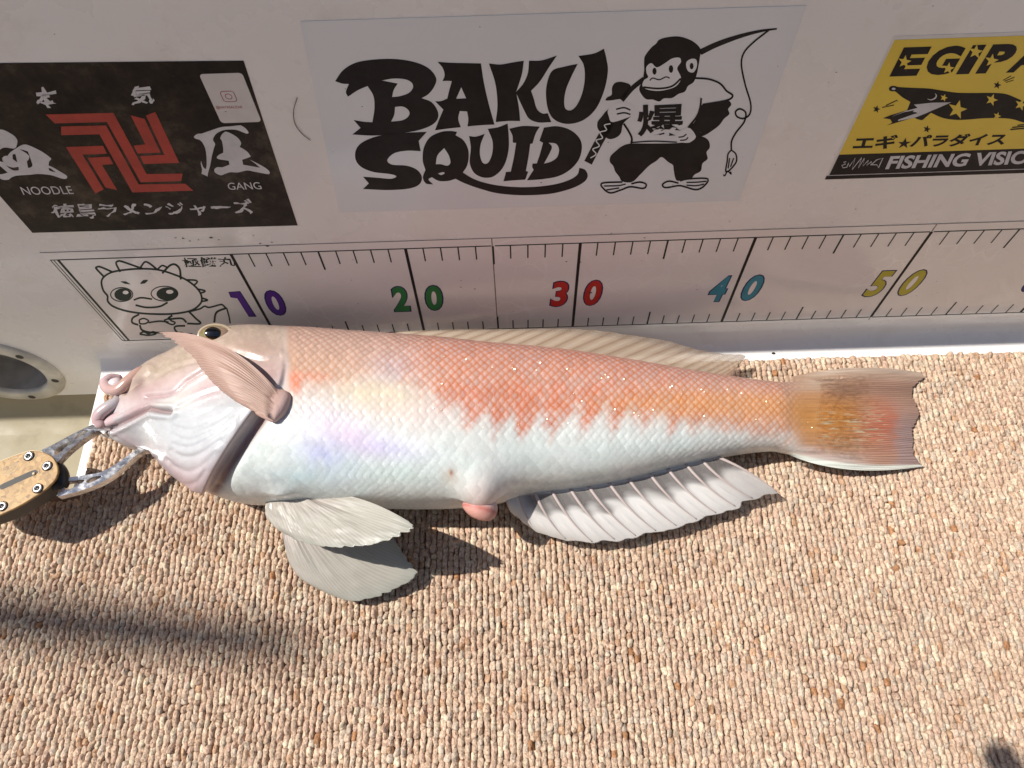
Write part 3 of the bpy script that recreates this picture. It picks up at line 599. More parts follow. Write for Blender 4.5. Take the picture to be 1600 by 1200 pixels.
pts += [((float(u), float(v)), float(r)) for u, v, r in zip(rs.uniform(-9, 62, 70), rs.uniform(9.6, 23.5, 70), rs.uniform(.012, .04, 70))] + [((float(u), float(v)), float(r)) for u, v, r in zip(rs.uniform(0, 60, 30), rs.uniform(1, 8, 30), rs.uniform(.012, .035, 30))]
for (u, v), r in pts:
    if not r: continue
    n = 9; L = [(u + r * rng.uniform(.5, 1.7) * math.cos(2 * math.pi * i / n), v + r * rng.uniform(.3, .9) * math.sin(2 * math.pi * i / n)) for i in range(n)]
    b = [wall_pt(*q, .031) for q in L] + [wall_pt(u, v, .031 + r * .4)]
    sp.append((b, [(i, (i + 1) % n, n) for i in range(n)]))
V, Fa = join(sp); o = mesh_obj('dirt_specks', V, Fa, plain('brown grime', (.07, .045, .03), .7)); o['kind'] = 'stuff'
cr = at_z(1208, 553, .02); V, Fa = round_tube([cr + (-.12, 0, .06), cr + (0, .02, .07), cr + (.14, -.02, .06)], [.05, .08, .04], 8, m=14)
tag(mesh_obj('crumb', V, Fa, plain('black crumb', (.02, .018, .016), .6)), 'tiny black crumb lying on the white deck strip above the tail', 'crumb')

# ------------------------------------------------------------------ the fish
ALB = 1.22                                    # displayed sunlit colour -> albedo divisor
def pc(c): return lin(c) / ALB
fish = thing('tilefish', 'big pink and orange fish with white belly lying on the beige carpet', 'fish', at_z(700, 650, CZ))
ST = [((208, 594), (157, 664), 1.0), ((222, 588), (163, 676), 2.4), ((251, 569), (190, 695), 4.4), ((288, 552), (242, 712), 6.0), ((320, 533), (278, 748), 7.0), ((364, 516), (325, 773), 7.9), ((400, 508.5), (375, 787), 8.3),
      ((450, 509), (440, 789), 8.5), ((500, 511.5), (500, 791), 8.5), ((560, 516), (562, 794), 8.4), ((640, 522), (640, 796), 8.2), ((700, 527), (705, 795), 8.0), ((760, 534), (765, 790), 7.6), ((830, 540), (830, 774), 7.0),
      ((900, 548), (905, 765), 6.4), ((981, 561), (981, 752), 5.7), ((1060, 575), (1060, 732), 4.9), ((1140, 588), (1140, 714), 4.0), ((1203, 596), (1203, 706), 3.25), ((1232, 597), (1230, 709), 2.65), ((1262, 593), (1258, 714), 1.95), ((1295, 592), (1292, 719), 1.2), ((1335, 594), (1331, 720), .45)]
NS, NT, NB = 800, 300, 36
def station_frames(n):
    A = np.array([[*a, *b, T] for a, b, T in ST], float)
    S = crom(A, n * 3)
    ln = np.concatenate([[0], np.cumsum(np.hypot(*np.diff((S[:, :2] + S[:, 2:4]) / 2, axis=0).T))])
    t = np.linspace(0, ln[-1], n); S = np.stack([np.interp(t, ln, S[:, i]) for i in range(5)], 1); S0 = S.copy()
    for it in range(6):                        # until the rounded body's own outline falls on the traced one
        D_, Vn, Tt = ends(S)
        if it == 5: break
        P, _ = loft(D_, Vn, Tt); Q = proj(P); ax = S0[:, :2] - S0[:, 2:4]; L = np.linalg.norm(ax, axis=1); ax = ax / L[:, None]
        g = ((Q - S0[:, None, 2:4]) * ax[:, None]).sum(-1); hi = g.max(1) - L; lo = g.min(1)
        kern = np.ones(9) / 9; sm = lambda v: np.convolve(np.pad(v, 4, 'edge'), kern, 'valid')
        S[:, :2] -= ax * sm(hi)[:, None]; S[:, 2:4] -= ax * sm(lo)[:, None]
    return D_, Vn, Tt
def ends(S):
    D_, Vn, Tt = [], [], S[:, 4]
    for r in S:
        zm = CZ + .02 + r[4] / 2 + .3 * (8.5 - r[4]) / 8.5; D_.append(at_z(r[0], r[1], zm)); Vn.append(at_z(r[2], r[3], zm))
    return np.array(D_), np.array(Vn), Tt
def loft(FD, FV, FT):
    c = (FD + FV) / 2; e = (FD - FV) / 2
    th = np.concatenate([np.pi - np.linspace(0, np.pi, NT), -np.linspace(0, np.pi, NB + 2)[1:-1]])   # from belly over the top to the back, then underneath
    ct, st_ = np.cos(th), np.sin(th)
    px_ = 2 / np.where(ct < 0, 2.6, 2.3); cc = np.sign(ct) * np.abs(ct) ** px_; ss = np.sign(st_) * np.abs(st_) ** px_
    P = c[:, None] + e[:, None] * cc[None, :, None]
    P[..., 2] += (FT / 2)[:, None] * ss[None]
    P[..., 2] = np.maximum(P[..., 2], CZ + .02)
    return P, th
FD, FV, FT = station_frames(NS)
P0, TH = loft(FD, FV, FT); NA = len(TH)
du = np.gradient(P0, axis=0); dv = np.roll(P0, -1, 1) - np.roll(P0, 1, 1)
NRM = np.cross(dv, du); NRM /= np.maximum(np.linalg.norm(NRM, axis=-1, keepdims=True), 1e-9)
if NRM[NS // 2, NT // 2, 2] < 0: NRM = -NRM
PX = proj(P0); X, Y = PX[..., 0], PX[..., 1]
def dline(pts, sel=None, n=60):               # distance in pixels to a smooth line through pts
    L = crom(pts, n); d = np.full(X.shape, 1e3)
    x0, x1 = L[:, 0].min() - 60, L[:, 0].max() + 60; y0, y1 = L[:, 1].min() - 60, L[:, 1].max() + 60
    m = (X > x0) & (X < x1) & (Y > y0) & (Y < y1)
    q = np.stack([X[m], Y[m]], -1); best = np.full(len(q), 1e6)
    for a in L: best = np.minimum(best, (q[:, 0] - a[0]) ** 2 + (q[:, 1] - a[1]) ** 2)
    d[m] = np.sqrt(best); return d
def spot(cx, cy, rx, ry, a=0):
    c, s = math.cos(math.radians(a)), math.sin(math.radians(a)); x, y = X - cx, Y - cy
    return np.exp(-(((x * c + y * s) / rx) ** 2 + ((-x * s + y * c) / ry) ** 2))
HC = crop(130, 480, 3.751)
top = np.zeros(X.shape, bool); top[:, :NT] = True
H = np.zeros(X.shape)
# gill cover: raised flap with a free rear edge, a hollow behind it
ey = [500, 525, 545, 575, 600, 625, 640, 660, 690, 730, 772, 800]; ex = [440, 441, 442, 445, 441, 425, 408, 393, 372, 345, 322, 312]
dx = X - np.interp(Y, ey, ex)
Hm = np.interp(Y, [500, 530, 570, 610, 640, 700, 760, 790], [.0, .0, .05, .26, .58, .72, .6, .3])
flap = Hm * (1 - sstep(-4, 2.5, dx)) * np.exp(-np.clip(-dx - 20, 0, None) / 75)
H += flap
groove = sstep(620, 660, Y) * np.exp(-((dx - 12) / 11) ** 2) * .30
H -= groove
# branchiostegal folds under the jaw
for L, a in (([(550, 700), (600, 716), (670, 722), (770, 690), (860, 645), (925, 585)], .10), ([(545, 745), (600, 768), (660, 775), (760, 740), (850, 690), (900, 640)], .09), ([(555, 795), (610, 812), (680, 808), (780, 765), (890, 700)], .12),
             ([(545, 830), (600, 856), (670, 862), (760, 830), (840, 780)], .11), ([(520, 880), (580, 918), (660, 935), (740, 905), (800, 850)], .09), ([(480, 920), (540, 970), (620, 1000), (700, 985), (760, 930)], .08), ([(560, 660), (640, 650), (740, 620), (830, 575)], .05)):
    H += .40 * a * (-np.exp(-(dline(HC(L)) / 3.2) ** 2) + .45 * np.exp(-((dline(HC(L)) - 8) / 5.5) ** 2))
# jaw, cheek and snout creases
def crease(L, depth, wd=3.0, lip=.5):
    q = HC(L); d = dline(q); return -depth * np.exp(-(d / wd) ** 2) + lip * depth * np.exp(-((d - wd * 2.4) / (wd * 1.3)) ** 2)
jaw_line = [(150, 715), (200, 690), (280, 655), (350, 622), (410, 600), (455, 610), (525, 618)]
H += crease(jaw_line, .26, 3.6); max_line = [(378, 530), (420, 524), (490, 522), (540, 505), (580, 465), (620, 430), (700, 378)]
H += crease(max_line, .13, 2.8); H += crease([(430, 600), (500, 612), (570, 592), (650, 545), (740, 505), (800, 490)], .07, 3)
H += crease([(385, 445), (450, 400), (530, 358), (620, 330), (680, 320)], .05, 2.4); H += crease([(250, 500), (300, 455), (350, 420), (390, 380)], .2, 3.5)
H += crease([(165, 745), (215, 780), (270, 815), (330, 838), (400, 850)], .16, 3.4); H += crease([(860, 270), (960, 300), (1060, 320), (1150, 300)], .06, 4)
H += .16 * spot(268, 630, 34, 14, -18) + .12 * spot(225, 655, 40, 12, -28) + .20 * spot(385, 545, 45, 18, 10)
H += .05 * (fbm(X * .045, Y * .045) - .5) * (1 - sstep(430, 470, X))
# pectoral socket, pelvic root, vent swelling
H -= .25 * spot(478, 668, 12, 40, 0) * 0
H += .25 * spot(437, 772, 22, 12)
vent = spot(752, 770, 34, 30); H += .75 * vent
# scales: overlapping discs laid in staggered rows
s_len = np.concatenate([[0], np.cumsum(np.linalg.norm(np.diff((FD + FV) / 2, axis=0), axis=1))])
half = np.linalg.norm(FD - FV, axis=1) / 2
arc = np.cumsum(np.concatenate([[0], np.linalg.norm(np.diff(P0[NS // 2, :NT], axis=0), axis=1)])); arc = arc / arc[-1] - .5
SU = np.broadcast_to(s_len[:, None], (NS, NT)); SW = arc[None] * (2 * half * 1.22)[:, None]
SW = SW + .16 * (fbm(SU * 1.1, SW * 1.1, 2) - .5); SU = SU + .20 * (fbm(SU * 1.0 + 30, SW * 1.0, 2) - .5)
shrink = np.interp(s_len, [0, 10, 30, 46, 52], [.9, .92, 1.0, .86, .7])[:, None]
pa, pb, rad = .47, .245, .40
su, sw = SU, SW / shrink
jb = np.round(sw / pb).astype(int); best_c = np.full(su.shape, 1e9); dist = np.full(su.shape, rad); rise = np.zeros(su.shape); sid = np.zeros(su.shape)
for dj in (-1, 0, 1):
    j = jb + dj; off = (j % 2) * pa / 2; ib = np.floor((su - off) / pa).astype(int)
    for di in (-1, 0, 1):
        i = ib + di; cx_ = off + i * pa; cy_ = j * pb
        d_ = np.hypot((su - cx_) * .92, (sw - cy_) * 1.28); ok = (d_ < rad) & (cx_ < best_c)
        best_c = np.where(ok, cx_, best_c); dist = np.where(ok, d_, dist); rise = np.where(ok, (su - cx_) / rad, rise); sid = np.where(ok, _perm[(i * 7) % 256, (j * 13) % 256], sid)
rim = sstep(.50, .96, dist / rad)
scale_zone = np.zeros(X.shape); dzone = sstep(2, 26, dx[:, :NT] - 10 * (Y[:, :NT] > 640)) * (1 - sstep(1225, 1290, X[:, :NT]))
scale_zone[:, :NT] = dzone; bodyz = sstep(-2, 14, dx[:, :NT])
belly_fade = np.ones((NS, NT)); 
bel = (1 - .86 * sstep(.48, .62, (Y - np.interp(X, [p[0][0] for p in ST], [p[0][1] for p in ST])) / 265)[:, :NT] * (1 - np.exp(-(((X[:, :NT] - 605) / 95) ** 2 + ((Y[:, :NT] - 725) / 42) ** 2))))
sc_h = bel * (.028 * rise + .010 - .022 * rim + .016 * (sid - .5)) * np.interp(s_len, [0, 20, 40, 52], [1, 1, .8, .5])[:, None]
H[:, :NT] += scale_zone[:, :NT] * sc_h
H[:, :NT] += .012 * (fbm(X[:, :NT] * .06, Y[:, :NT] * .06) - .5)
# fine random bumps on the head, all relief fading out at the edges
fade = np.zeros(NA); fade[:NT] = np.clip(np.sin(np.linspace(0, np.pi, NT)) * 5, 0, 1)
H[:, :NT] += .010 * (fbm(X[:, :NT] * .25, Y[:, :NT] * .25) - .5) * (1 - bodyz)
PB = P0 + NRM * (H * fade[None])[..., None]
PB[..., 2] = np.maximum(PB[..., 2], CZ + .02)

# pigment, with the pearly sheen and pocket shade painted in
x, y = X, Y
n1 = fbm(x * .03, y * .03); n2 = fbm(x * .09 + 50, y * .09); n3 = vnoise(x * .5, y * .5)
tau = np.broadcast_to(np.cos(TH)[None], X.shape)          # 1 back, -1 belly
yt = np.interp(x, [p[0][0] for p in ST], [p[0][1] for p in ST]); yb_ = np.interp(x, [p[1][0] for p in ST], [p[1][1] for p in ST])
rel = (y - yt) / (yb_ - yt)
def shade(base, *layers):
    C_ = base
    for c, m in layers: m = np.clip(m, 0, 1)[..., None]; C_ = C_ * (1 - m) + pc(c) * m
    return C_
def tail_colour(u, x, y):
    s = (x - 1150) * 4.848; t = (y - 540) * 4.848; nn = fbm(x * .05, y * .12)
    C_ = shade(np.zeros(u.shape + (3,)) + pc((184, 148, 128)), ((212, 148, 78), np.exp(-((t - 560) / 230) ** 2) * (1 - sstep(800, 1200, s + 150 * (nn - .5)))), ((200, 112, 84), .85 * np.exp(-((t - 600) / 190) ** 2) * sstep(800, 1100, s) * (1 - sstep(1120, 1330, s + 90 * (nn - .5)))),
                ((172, 148, 146), .85 * sstep(1150, 1260, s + 120 * (nn - .5)) * sstep(380, 700, t)), ((154, 122, 106), .6 * np.exp(-((t - 330) / 60) ** 2) * sstep(600, 800, s)), ((214, 200, 186), .95 * (1 - sstep(.03, .10, u)) * sstep(500, 700, s)), ((200, 176, 156), .6 * (1 - sstep(.1, .2, u))), ((222, 206, 200), .75 * sstep(.80, .93, u) * (1 - sstep(800, 1100, s))), ((236, 240, 230), 1.0 * sstep(.93, .965, u)),
                ((232, 230, 222), .9 * (1 - sstep(340, 520, s)) * sstep(600, 690, t)))
    fleck = sstep(.60, .72, vnoise(x * .085 + 40 + 3 * vnoise(y * .6, x * 0), y * .62 + .5 * np.sin(x * .05))) * np.exp(-((t - 620) / 125) ** 2) * sstep(560, 700, s) * (1 - sstep(1080, 1180, s))
    C_ = C_ * (1 + .34 * (vnoise(x * .03 + 7, y * .7) - .5) * sstep(380, 560, s))[..., None]
    return shade(C_, ((216, 206, 172), .8 * fleck))
def mixc(C, c, m): m = np.clip(m, 0, 1)[..., None]; return C * (1 - m) + pc(c) * m
C = np.zeros(X.shape + (3,)) + pc((226, 238, 235))
C = mixc(C, (230, 222, 221), .5 * n1)
# body: rose above, with orange fingers running down into the white
ph = x / 45.0 + 1.1 * (fbm(x * .012 + 3, y * .004) - .5) + (y - 620) * .004
tri = np.abs((ph % 1) * 2 - 1); fr = vnoise(np.floor(ph) * 3.7 + .5, np.floor(ph) * 1.3)
zamp = sstep(600, 720, x) * (1 - .75 * sstep(960, 1120, x))
lo = np.interp(x, [440, 520, 575, 620, 660, 720, 775, 830, 900, 960, 1040, 1120, 1180, 1250], [604, 602, 590, 586, 606, 640, 655, 658, 652, 645, 652, 664, 676, 690]) + zamp * (20 - 40 * tri ** 1.2) * (.35 + 1.2 * fr) + 34 * (n2 - .5)
lo = lo + 12 * (fbm(x * .14 + 9, y * .14) - .5)
upm = 1 - sstep(-34, 20, y - lo); rimm = 1 - sstep(-16, 32, y - lo + 30 * (n2 - .5))
bodym = sstep(-2, 14, dx)
rose = mixc(C, (212, 190, 180), sstep(.75, .1, rel))
C = C * (1 - bodym[..., None]) + rose * bodym[..., None]
C = mixc(C, (208, 178, 164), bodym * upm * .92)
C = mixc(C, (198, 170, 148), bodym * (1 - sstep(470, 640, x)) * (1 - sstep(575, 605, y)) * .85)
C = mixc(C, (214, 154, 122), bodym * upm * sstep(590, 720, x + 60 * (n2 - .5)) * (.25 + .5 * sstep(.38, .66, n1)))
C = mixc(C, (216, 116, 66), bodym * upm * sstep(585, 618, y + 20 * (n2 - .5)) * sstep(650, 740, x) * (1 - sstep(940, 1080, x)) * (.30 + .7 * sstep(.40, .62, n2)) * .55)
C = mixc(C, (222, 150, 100), bodym * sstep(.0, .25, rel) * upm * .25 * (x < 640))
C = mixc(C, (224, 158, 66), bodym * np.exp(-((y - np.interp(x, [850, 950, 1050, 1150, 1240], [632, 628, 630, 634, 640])) / np.interp(x, [850, 1000, 1150, 1240], [14, 20, 28, 32])) ** 2) * sstep(840, 1080, x) * (.75 + .6 * (n2 - .5)))
C = mixc(C, (182, 140, 128), bodym * (1 - sstep(.02, .26, rel)) * .6)
C = mixc(C, (228, 120, 78), spot(462, 600, 9, 17) * .9 + spot(490, 588, 30, 8, 3) * .5)
C = mixc(C, (236, 226, 180), .5 * spot(590, 618, 62, 26, 6) * (.5 + n2)); C = mixc(C, (214, 205, 226), .7 * spot(535, 672, 60, 28, 20)); C = mixc(C, (180, 180, 228), .66 * spot(513, 712, 50, 30, 20) * (.4 + 1.1 * n2)); C = mixc(C, (226, 196, 214), .5 * spot(560, 690, 60, 20, 30) * (.4 + 1.1 * n2)); C = mixc(C, (196, 226, 236), .5 * spot(470, 745, 60, 18, 0) * (.4 + 1.1 * n2)); C = mixc(C, (205, 200, 240), .6 * spot(600, 700, 60, 18, 8))  # pearly interference sheen tinted into the base colour, next line too
C = mixc(C, (196, 190, 205), .55 * spot(612, 575, 34, 22)); C = mixc(C, (212, 234, 228), .5 * spot(600, 735, 90, 22, 6)); C = mixc(C, (226, 196, 190), .4 * spot(640, 640, 90, 26, 8))
C = mixc(C, (226, 188, 180), .65 * vent); C = mixc(C, (150, 90, 62), .9 * spot(705, 738, 3.5, 5)); C = mixc(C, (205, 160, 120), .35 * spot(703, 745, 14, 13))
# scale rims carry the pigment, scale centres are pale violet
Ct = C[:, :NT]; u_ = (bodym * rimm)[:, :NT]; rz = scale_zone[:, :NT]
rimd = (rim * rz * u_)[..., None]; cen = ((1 - rim) * rz * u_)[..., None]
warm = (sstep(560, 720, X[:, :NT]) * (1 - .35 * sstep(1000, 1200, X[:, :NT])))[..., None]
Ct = Ct * (1 - rimd * (.30 + .36 * warm) * (.7 + .6 * n2[:, :NT, None])) + rimd * (.30 + .36 * warm) * (.7 + .6 * n2[:, :NT, None]) * (pc((176, 122, 96)) * (1 - warm) + pc((204, 112, 66)) * warm)
Ct = Ct * (1 - cen * .34) + cen * .34 * (pc((214, 196, 190)) * (1 - .6 * warm) + pc((206, 182, 196)) * .6 * warm)
wl = (rim * rz * (1 - u_))[..., None]; Ct = Ct * (1 - .045 * wl)
tilt_c = (sid - .5)[..., None] * rz[..., None]; Ct = Ct * (1 + .16 * tilt_c)
C[:, :NT] = np.clip(Ct, 0, 1)
# head
hm = 1 - bodym
hy = np.interp(x, [150, 205, 279, 362, 440], [640, 645, 625, 615, 612])
hc = np.zeros_like(C) + pc((203, 205, 209))
hc = mixc(hc, (216, 194, 192), (1 - sstep(-34, 26, y - hy + 20 * (n2 - .5))))
hc = mixc(hc, (206, 184, 172), 1 - sstep(-40, 0, y - np.interp(x, [190, 279, 362, 440], [612, 588, 578, 582])))
hc = mixc(hc, (188, 168, 150), (1 - sstep(4, 40, y - yt + 18 * (n2 - .5))) * .8); hc = mixc(hc, (184, 168, 146), .65 * spot(262, 580, 40, 14, -32)); hc = mixc(hc, (210, 190, 176), .5 * sstep(.5, .7, fbm(x * .2, y * .2)) * (1 - sstep(570, 600, y)))
hc = mixc(hc, (192, 162, 146), .7 * spot(400, 548, 40, 20))
hc = mixc(hc, (222, 217, 213), .9 * (spot(270, 632, 36, 9, -4) + spot(300, 612, 22, 10, -42)))
hc = mixc(hc, (196, 160, 164), .7 * spot(222, 640, 44, 11, -30) + .5 * spot(235, 608, 40, 8, -33)); hc = mixc(hc, (216, 188, 192), .6 * spot(322, 612, 22, 14)); hc = mixc(hc, (205, 172, 176), .75 * spot(290, 745, 60, 20, 38) + .5 * spot(330, 735, 30, 26, -50)); hc = mixc(hc, (184, 158, 162), .6 * spot(205, 690, 50, 12, 34))
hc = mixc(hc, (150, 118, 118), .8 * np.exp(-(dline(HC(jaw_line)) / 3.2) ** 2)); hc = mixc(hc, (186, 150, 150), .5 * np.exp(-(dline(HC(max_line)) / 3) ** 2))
hc = mixc(hc, (168, 128, 122), .55 * spot(418, 585, 26, 20)); hc = mixc(hc, (128, 92, 92), .8 * spot(218, 602, 9, 13, 30))  # first spot: shade of the pocket under the pectoral fin, painted brown
hc = hc * (1 + .16 * (n2 - .5))[..., None]
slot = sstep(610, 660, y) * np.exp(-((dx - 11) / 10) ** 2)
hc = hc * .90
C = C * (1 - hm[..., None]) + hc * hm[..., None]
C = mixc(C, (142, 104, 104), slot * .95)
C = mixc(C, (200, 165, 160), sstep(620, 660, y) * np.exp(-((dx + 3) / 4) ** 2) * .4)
C *= (1 + .07 * (n3 - .5))[..., None]
k = N('wet fish skin'); a = k.n('ShaderNodeAttribute', attribute_name='Col'); k.base(a.outputs['Color'])
k.set(Roughness=.38, Specular_IOR_Level=.5, Coat_Weight=.28, Coat_Roughness=.16)
k.l(k.ramp(k.noise(420, 3), [(.3, (.26,) * 3), (.7, (.46,) * 3)]), k.b.inputs['Roughness'])
k.bump(k.mix(.5, k.noise(1500, 2), k.noise(260, 4)), .22, .0005)
M_skin = k.m
V = PB.reshape(-1, 3); Fq = grid_faces(NS, NA, True)
caps = [tuple(range(NA)), tuple(range(len(V) - 1, len(V) - NA - 1, -1))]
cap_v = np.array([PB[0].mean(0) + (PB[0].mean(0) - PB[6].mean(0)) * 1.2, PB[-1].mean(0)])
V = np.vstack([V, cap_v]); q = np.arange(NA); q2 = (q + 1) % NA
Fq = np.vstack([Fq, np.stack([np.full(NA, len(V) - 2), np.full(NA, len(V) - 2), q, q2], 1)[:0]])
C = C * (1 - sstep(1212, 1268, x)[..., None]) + tail_colour(np.clip(rel, 0, 1), x, y) * sstep(1212, 1268, x)[..., None]
colr = np.vstack([np.clip(C, 0, 1).reshape(-1, 3), pc((150, 110, 110))[None], pc((210, 150, 90))[None]])
def body_mesh():
    tri = np.vstack([np.stack([np.full(NA, len(V) - 2), q, q2], 1), np.stack([np.full(NA, len(V) - 1), (NS - 1) * NA + q2, (NS - 1) * NA + q], 1)])
    me_q = np.vstack([Fq]); n4, n3_ = len(me_q), len(tri)
    me = bpy.data.meshes.new('body'); VV = V * CM
    me.vertices.add(len(VV)); me.vertices.foreach_set('co', VV.astype(np.float32).ravel())
    me.loops.add(n4 * 4 + n3_ * 3); me.loops.foreach_set('vertex_index', np.concatenate([me_q.ravel(), tri.ravel()]).astype(np.int32))
    me.polygons.add(n4 + n3_); me.polygons.foreach_set('loop_start', np.concatenate([np.arange(0, n4 * 4, 4), n4 * 4 + np.arange(0, n3_ * 3, 3)]).astype(np.int32))
    me.update(calc_edges=True); me.validate(); me.polygons.foreach_set('use_smooth', np.ones(n4 + n3_, bool))
    at = me.color_attributes.new('Col', 'FLOAT_COLOR', 'POINT'); c4 = np.ones((len(VV), 4), np.float32); c4[:, :3] = colr; at.data.foreach_set('color', c4.ravel())
    me.materials.append(M_skin); o = bpy.data.objects.new('body', me); COL.objects.link(o); attach(o, fish); return o
body = body_mesh()
# flecks added as glints, tilted to mirror the sun into the camera
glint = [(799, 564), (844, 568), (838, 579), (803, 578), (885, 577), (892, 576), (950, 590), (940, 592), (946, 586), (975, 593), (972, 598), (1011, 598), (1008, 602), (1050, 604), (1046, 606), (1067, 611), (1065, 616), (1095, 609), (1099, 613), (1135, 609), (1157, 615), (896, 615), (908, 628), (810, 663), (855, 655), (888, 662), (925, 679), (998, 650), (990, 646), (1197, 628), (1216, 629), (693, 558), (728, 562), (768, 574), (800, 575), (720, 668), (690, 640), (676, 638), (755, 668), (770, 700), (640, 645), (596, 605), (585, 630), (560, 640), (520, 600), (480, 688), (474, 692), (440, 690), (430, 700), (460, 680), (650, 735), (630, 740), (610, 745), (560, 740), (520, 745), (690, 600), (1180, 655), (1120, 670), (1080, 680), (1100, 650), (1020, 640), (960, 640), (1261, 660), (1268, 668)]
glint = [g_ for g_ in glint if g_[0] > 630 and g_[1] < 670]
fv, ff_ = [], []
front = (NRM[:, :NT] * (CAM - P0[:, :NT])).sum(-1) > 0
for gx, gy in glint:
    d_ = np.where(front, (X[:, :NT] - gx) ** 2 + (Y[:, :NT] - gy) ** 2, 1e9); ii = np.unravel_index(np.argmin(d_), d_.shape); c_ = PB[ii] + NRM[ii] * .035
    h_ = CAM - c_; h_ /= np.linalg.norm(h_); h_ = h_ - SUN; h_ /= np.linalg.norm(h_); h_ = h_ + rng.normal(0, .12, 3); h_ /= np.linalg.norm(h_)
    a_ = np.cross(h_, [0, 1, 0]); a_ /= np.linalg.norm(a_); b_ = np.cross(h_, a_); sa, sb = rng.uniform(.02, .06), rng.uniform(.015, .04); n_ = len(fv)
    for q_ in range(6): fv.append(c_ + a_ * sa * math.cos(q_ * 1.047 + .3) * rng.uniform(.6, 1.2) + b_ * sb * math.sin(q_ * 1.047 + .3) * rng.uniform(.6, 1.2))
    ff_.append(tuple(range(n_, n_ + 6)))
k = N('glint fleck'); k.set(Metallic=.5, Roughness=.34); k.base(k.ramp(k.noise(60), [(.4, (.80, .58, .30)), (.6, (.84, .76, .62))]))
o = mesh_obj('glint_flecks', fv, ff_, k.m, fish, smooth=False); o['kind'] = 'stuff'
def surf_z(px, py):                            # height of the fish's upper side at a pixel
    d = (X[:, :NT] - px) ** 2 + (Y[:, :NT] - py) ** 2; i = np.unravel_index(np.argmin(d), d.shape); return PB[i][2]

# fins: rays given as base / middle / outer pixel with heights above the deck
M_fin = vcol('wet fin membrane', .38, alpha=True, transl=.16, coat=.25)
M_ray = vcol('fin ray', .4, coat=.2, transl=.15)
def fin(name, rays, colf, nray, amp=.02, ragged=.03, nu=None, nw=60, parent=None, thick=.035, sag=0.0, mat=None, w0=0.0, ramp0=-.5):
    nu = nu or nray * 8
    B = np.array([at_z(*r[0]) for r in rays]); M = np.array([at_z(*r[1]) for r in rays]); O = np.array([at_z(*r[2]) for r in rays])
    B, M, O = crom(B, nu), crom(M, nu), crom(O, nu)
    u = np.linspace(0, 1, nu); wv = np.linspace(w0, 1, nw)
    rag = 1 + ragged * ((vnoise(u * nray * 1.7, u * 0 + 3) - .5) * 1.2 - .6 * np.abs(np.sin(np.pi * u * nray)) ** 6) * (np.minimum(u, 1 - u) > .02)
    W = wv[None] * (1 + (rag[:, None] - 1) * sstep(.5, 1, wv)[None])
    a = (W - .5) * (W - 1) * 2; b = -4 * W * (W - 1); c = W * (2 * W - 1)
    P = B[:, None] * a[..., None] + M[:, None] * b[..., None] + O[:, None] * c[..., None]
    t1 = np.gradient(P, axis=0); t2 = np.gradient(P, axis=1); n = np.cross(t1, t2); n /= np.maximum(np.linalg.norm(n, axis=-1, keepdims=True), 1e-9)
    if n[nu // 2, nw // 2, 2] < 0: n = -n
    br = 1 + np.floor(W * 1.999)                # rays fork once towards the edge
    fk = sstep(.3, .75, W + .18 * (vnoise(u * nray * .9, u * 0 + 11)[:, None] - .5))
    wave = np.cos(2 * np.pi * u[:, None] * nray) * (1 - fk) + np.cos(2 * np.pi * u[:, None] * nray * 2) * fk
    ridge = (np.clip(wave, -.2, 1) + .2) * amp * (1 - .4 * W) * sstep(ramp0 - .01, ramp0 + .35, W)
    und = (fbm(np.broadcast_to(u[:, None] * 6, W.shape), W * 2.5) - .5) * sag
    T = P + n * (ridge + und)[..., None]; Bt = P + n * (und - thick)[..., None]
    xy = proj(T); col = np.clip(colf(np.broadcast_to(u[:, None], W.shape), W, xy[..., 0], xy[..., 1], wave), 0, 1)
    Vv = np.vstack([T.reshape(-1, 3), Bt.reshape(-1, 3)]); Fg = grid_faces(nu, nw); m = nu * nw
    i0 = np.arange(nu - 1); rim_ = []
    for col_i in (0, nw - 1):
        e0, e1 = i0 * nw + col_i, (i0 + 1) * nw + col_i; rim_.append(np.stack([e0, e1, e1 + m, e0 + m], 1))
    j0 = np.arange(nw - 1)
    for r0 in (0, (nu - 1) * nw): rim_.append(np.stack([r0 + j0, r0 + j0 + 1, r0 + j0 + 1 + m, r0 + j0 + m], 1))
    Fg = np.vstack([Fg, Fg[:, ::-1] + m] + rim_)
    cc = np.vstack([col.reshape(-1, 4)] * 2)
    return mesh_obj(name, Vv, Fg, mat or M_fin, parent or fish, col=cc), (B, M, O)
def rgba(c, a): return np.concatenate([c, np.asarray(a)[..., None]], -1)
def zz(f, *z): return [tuple(f([p])[0]) + (h,) for p, h in zip(*z)]
def mk(cf, rows): return [tuple(cf([p[:2]])[0] + (p[2],) for p in r) for r in rows]

M_pec = vcol('damp fin membrane', .5, alpha=True, transl=.12)
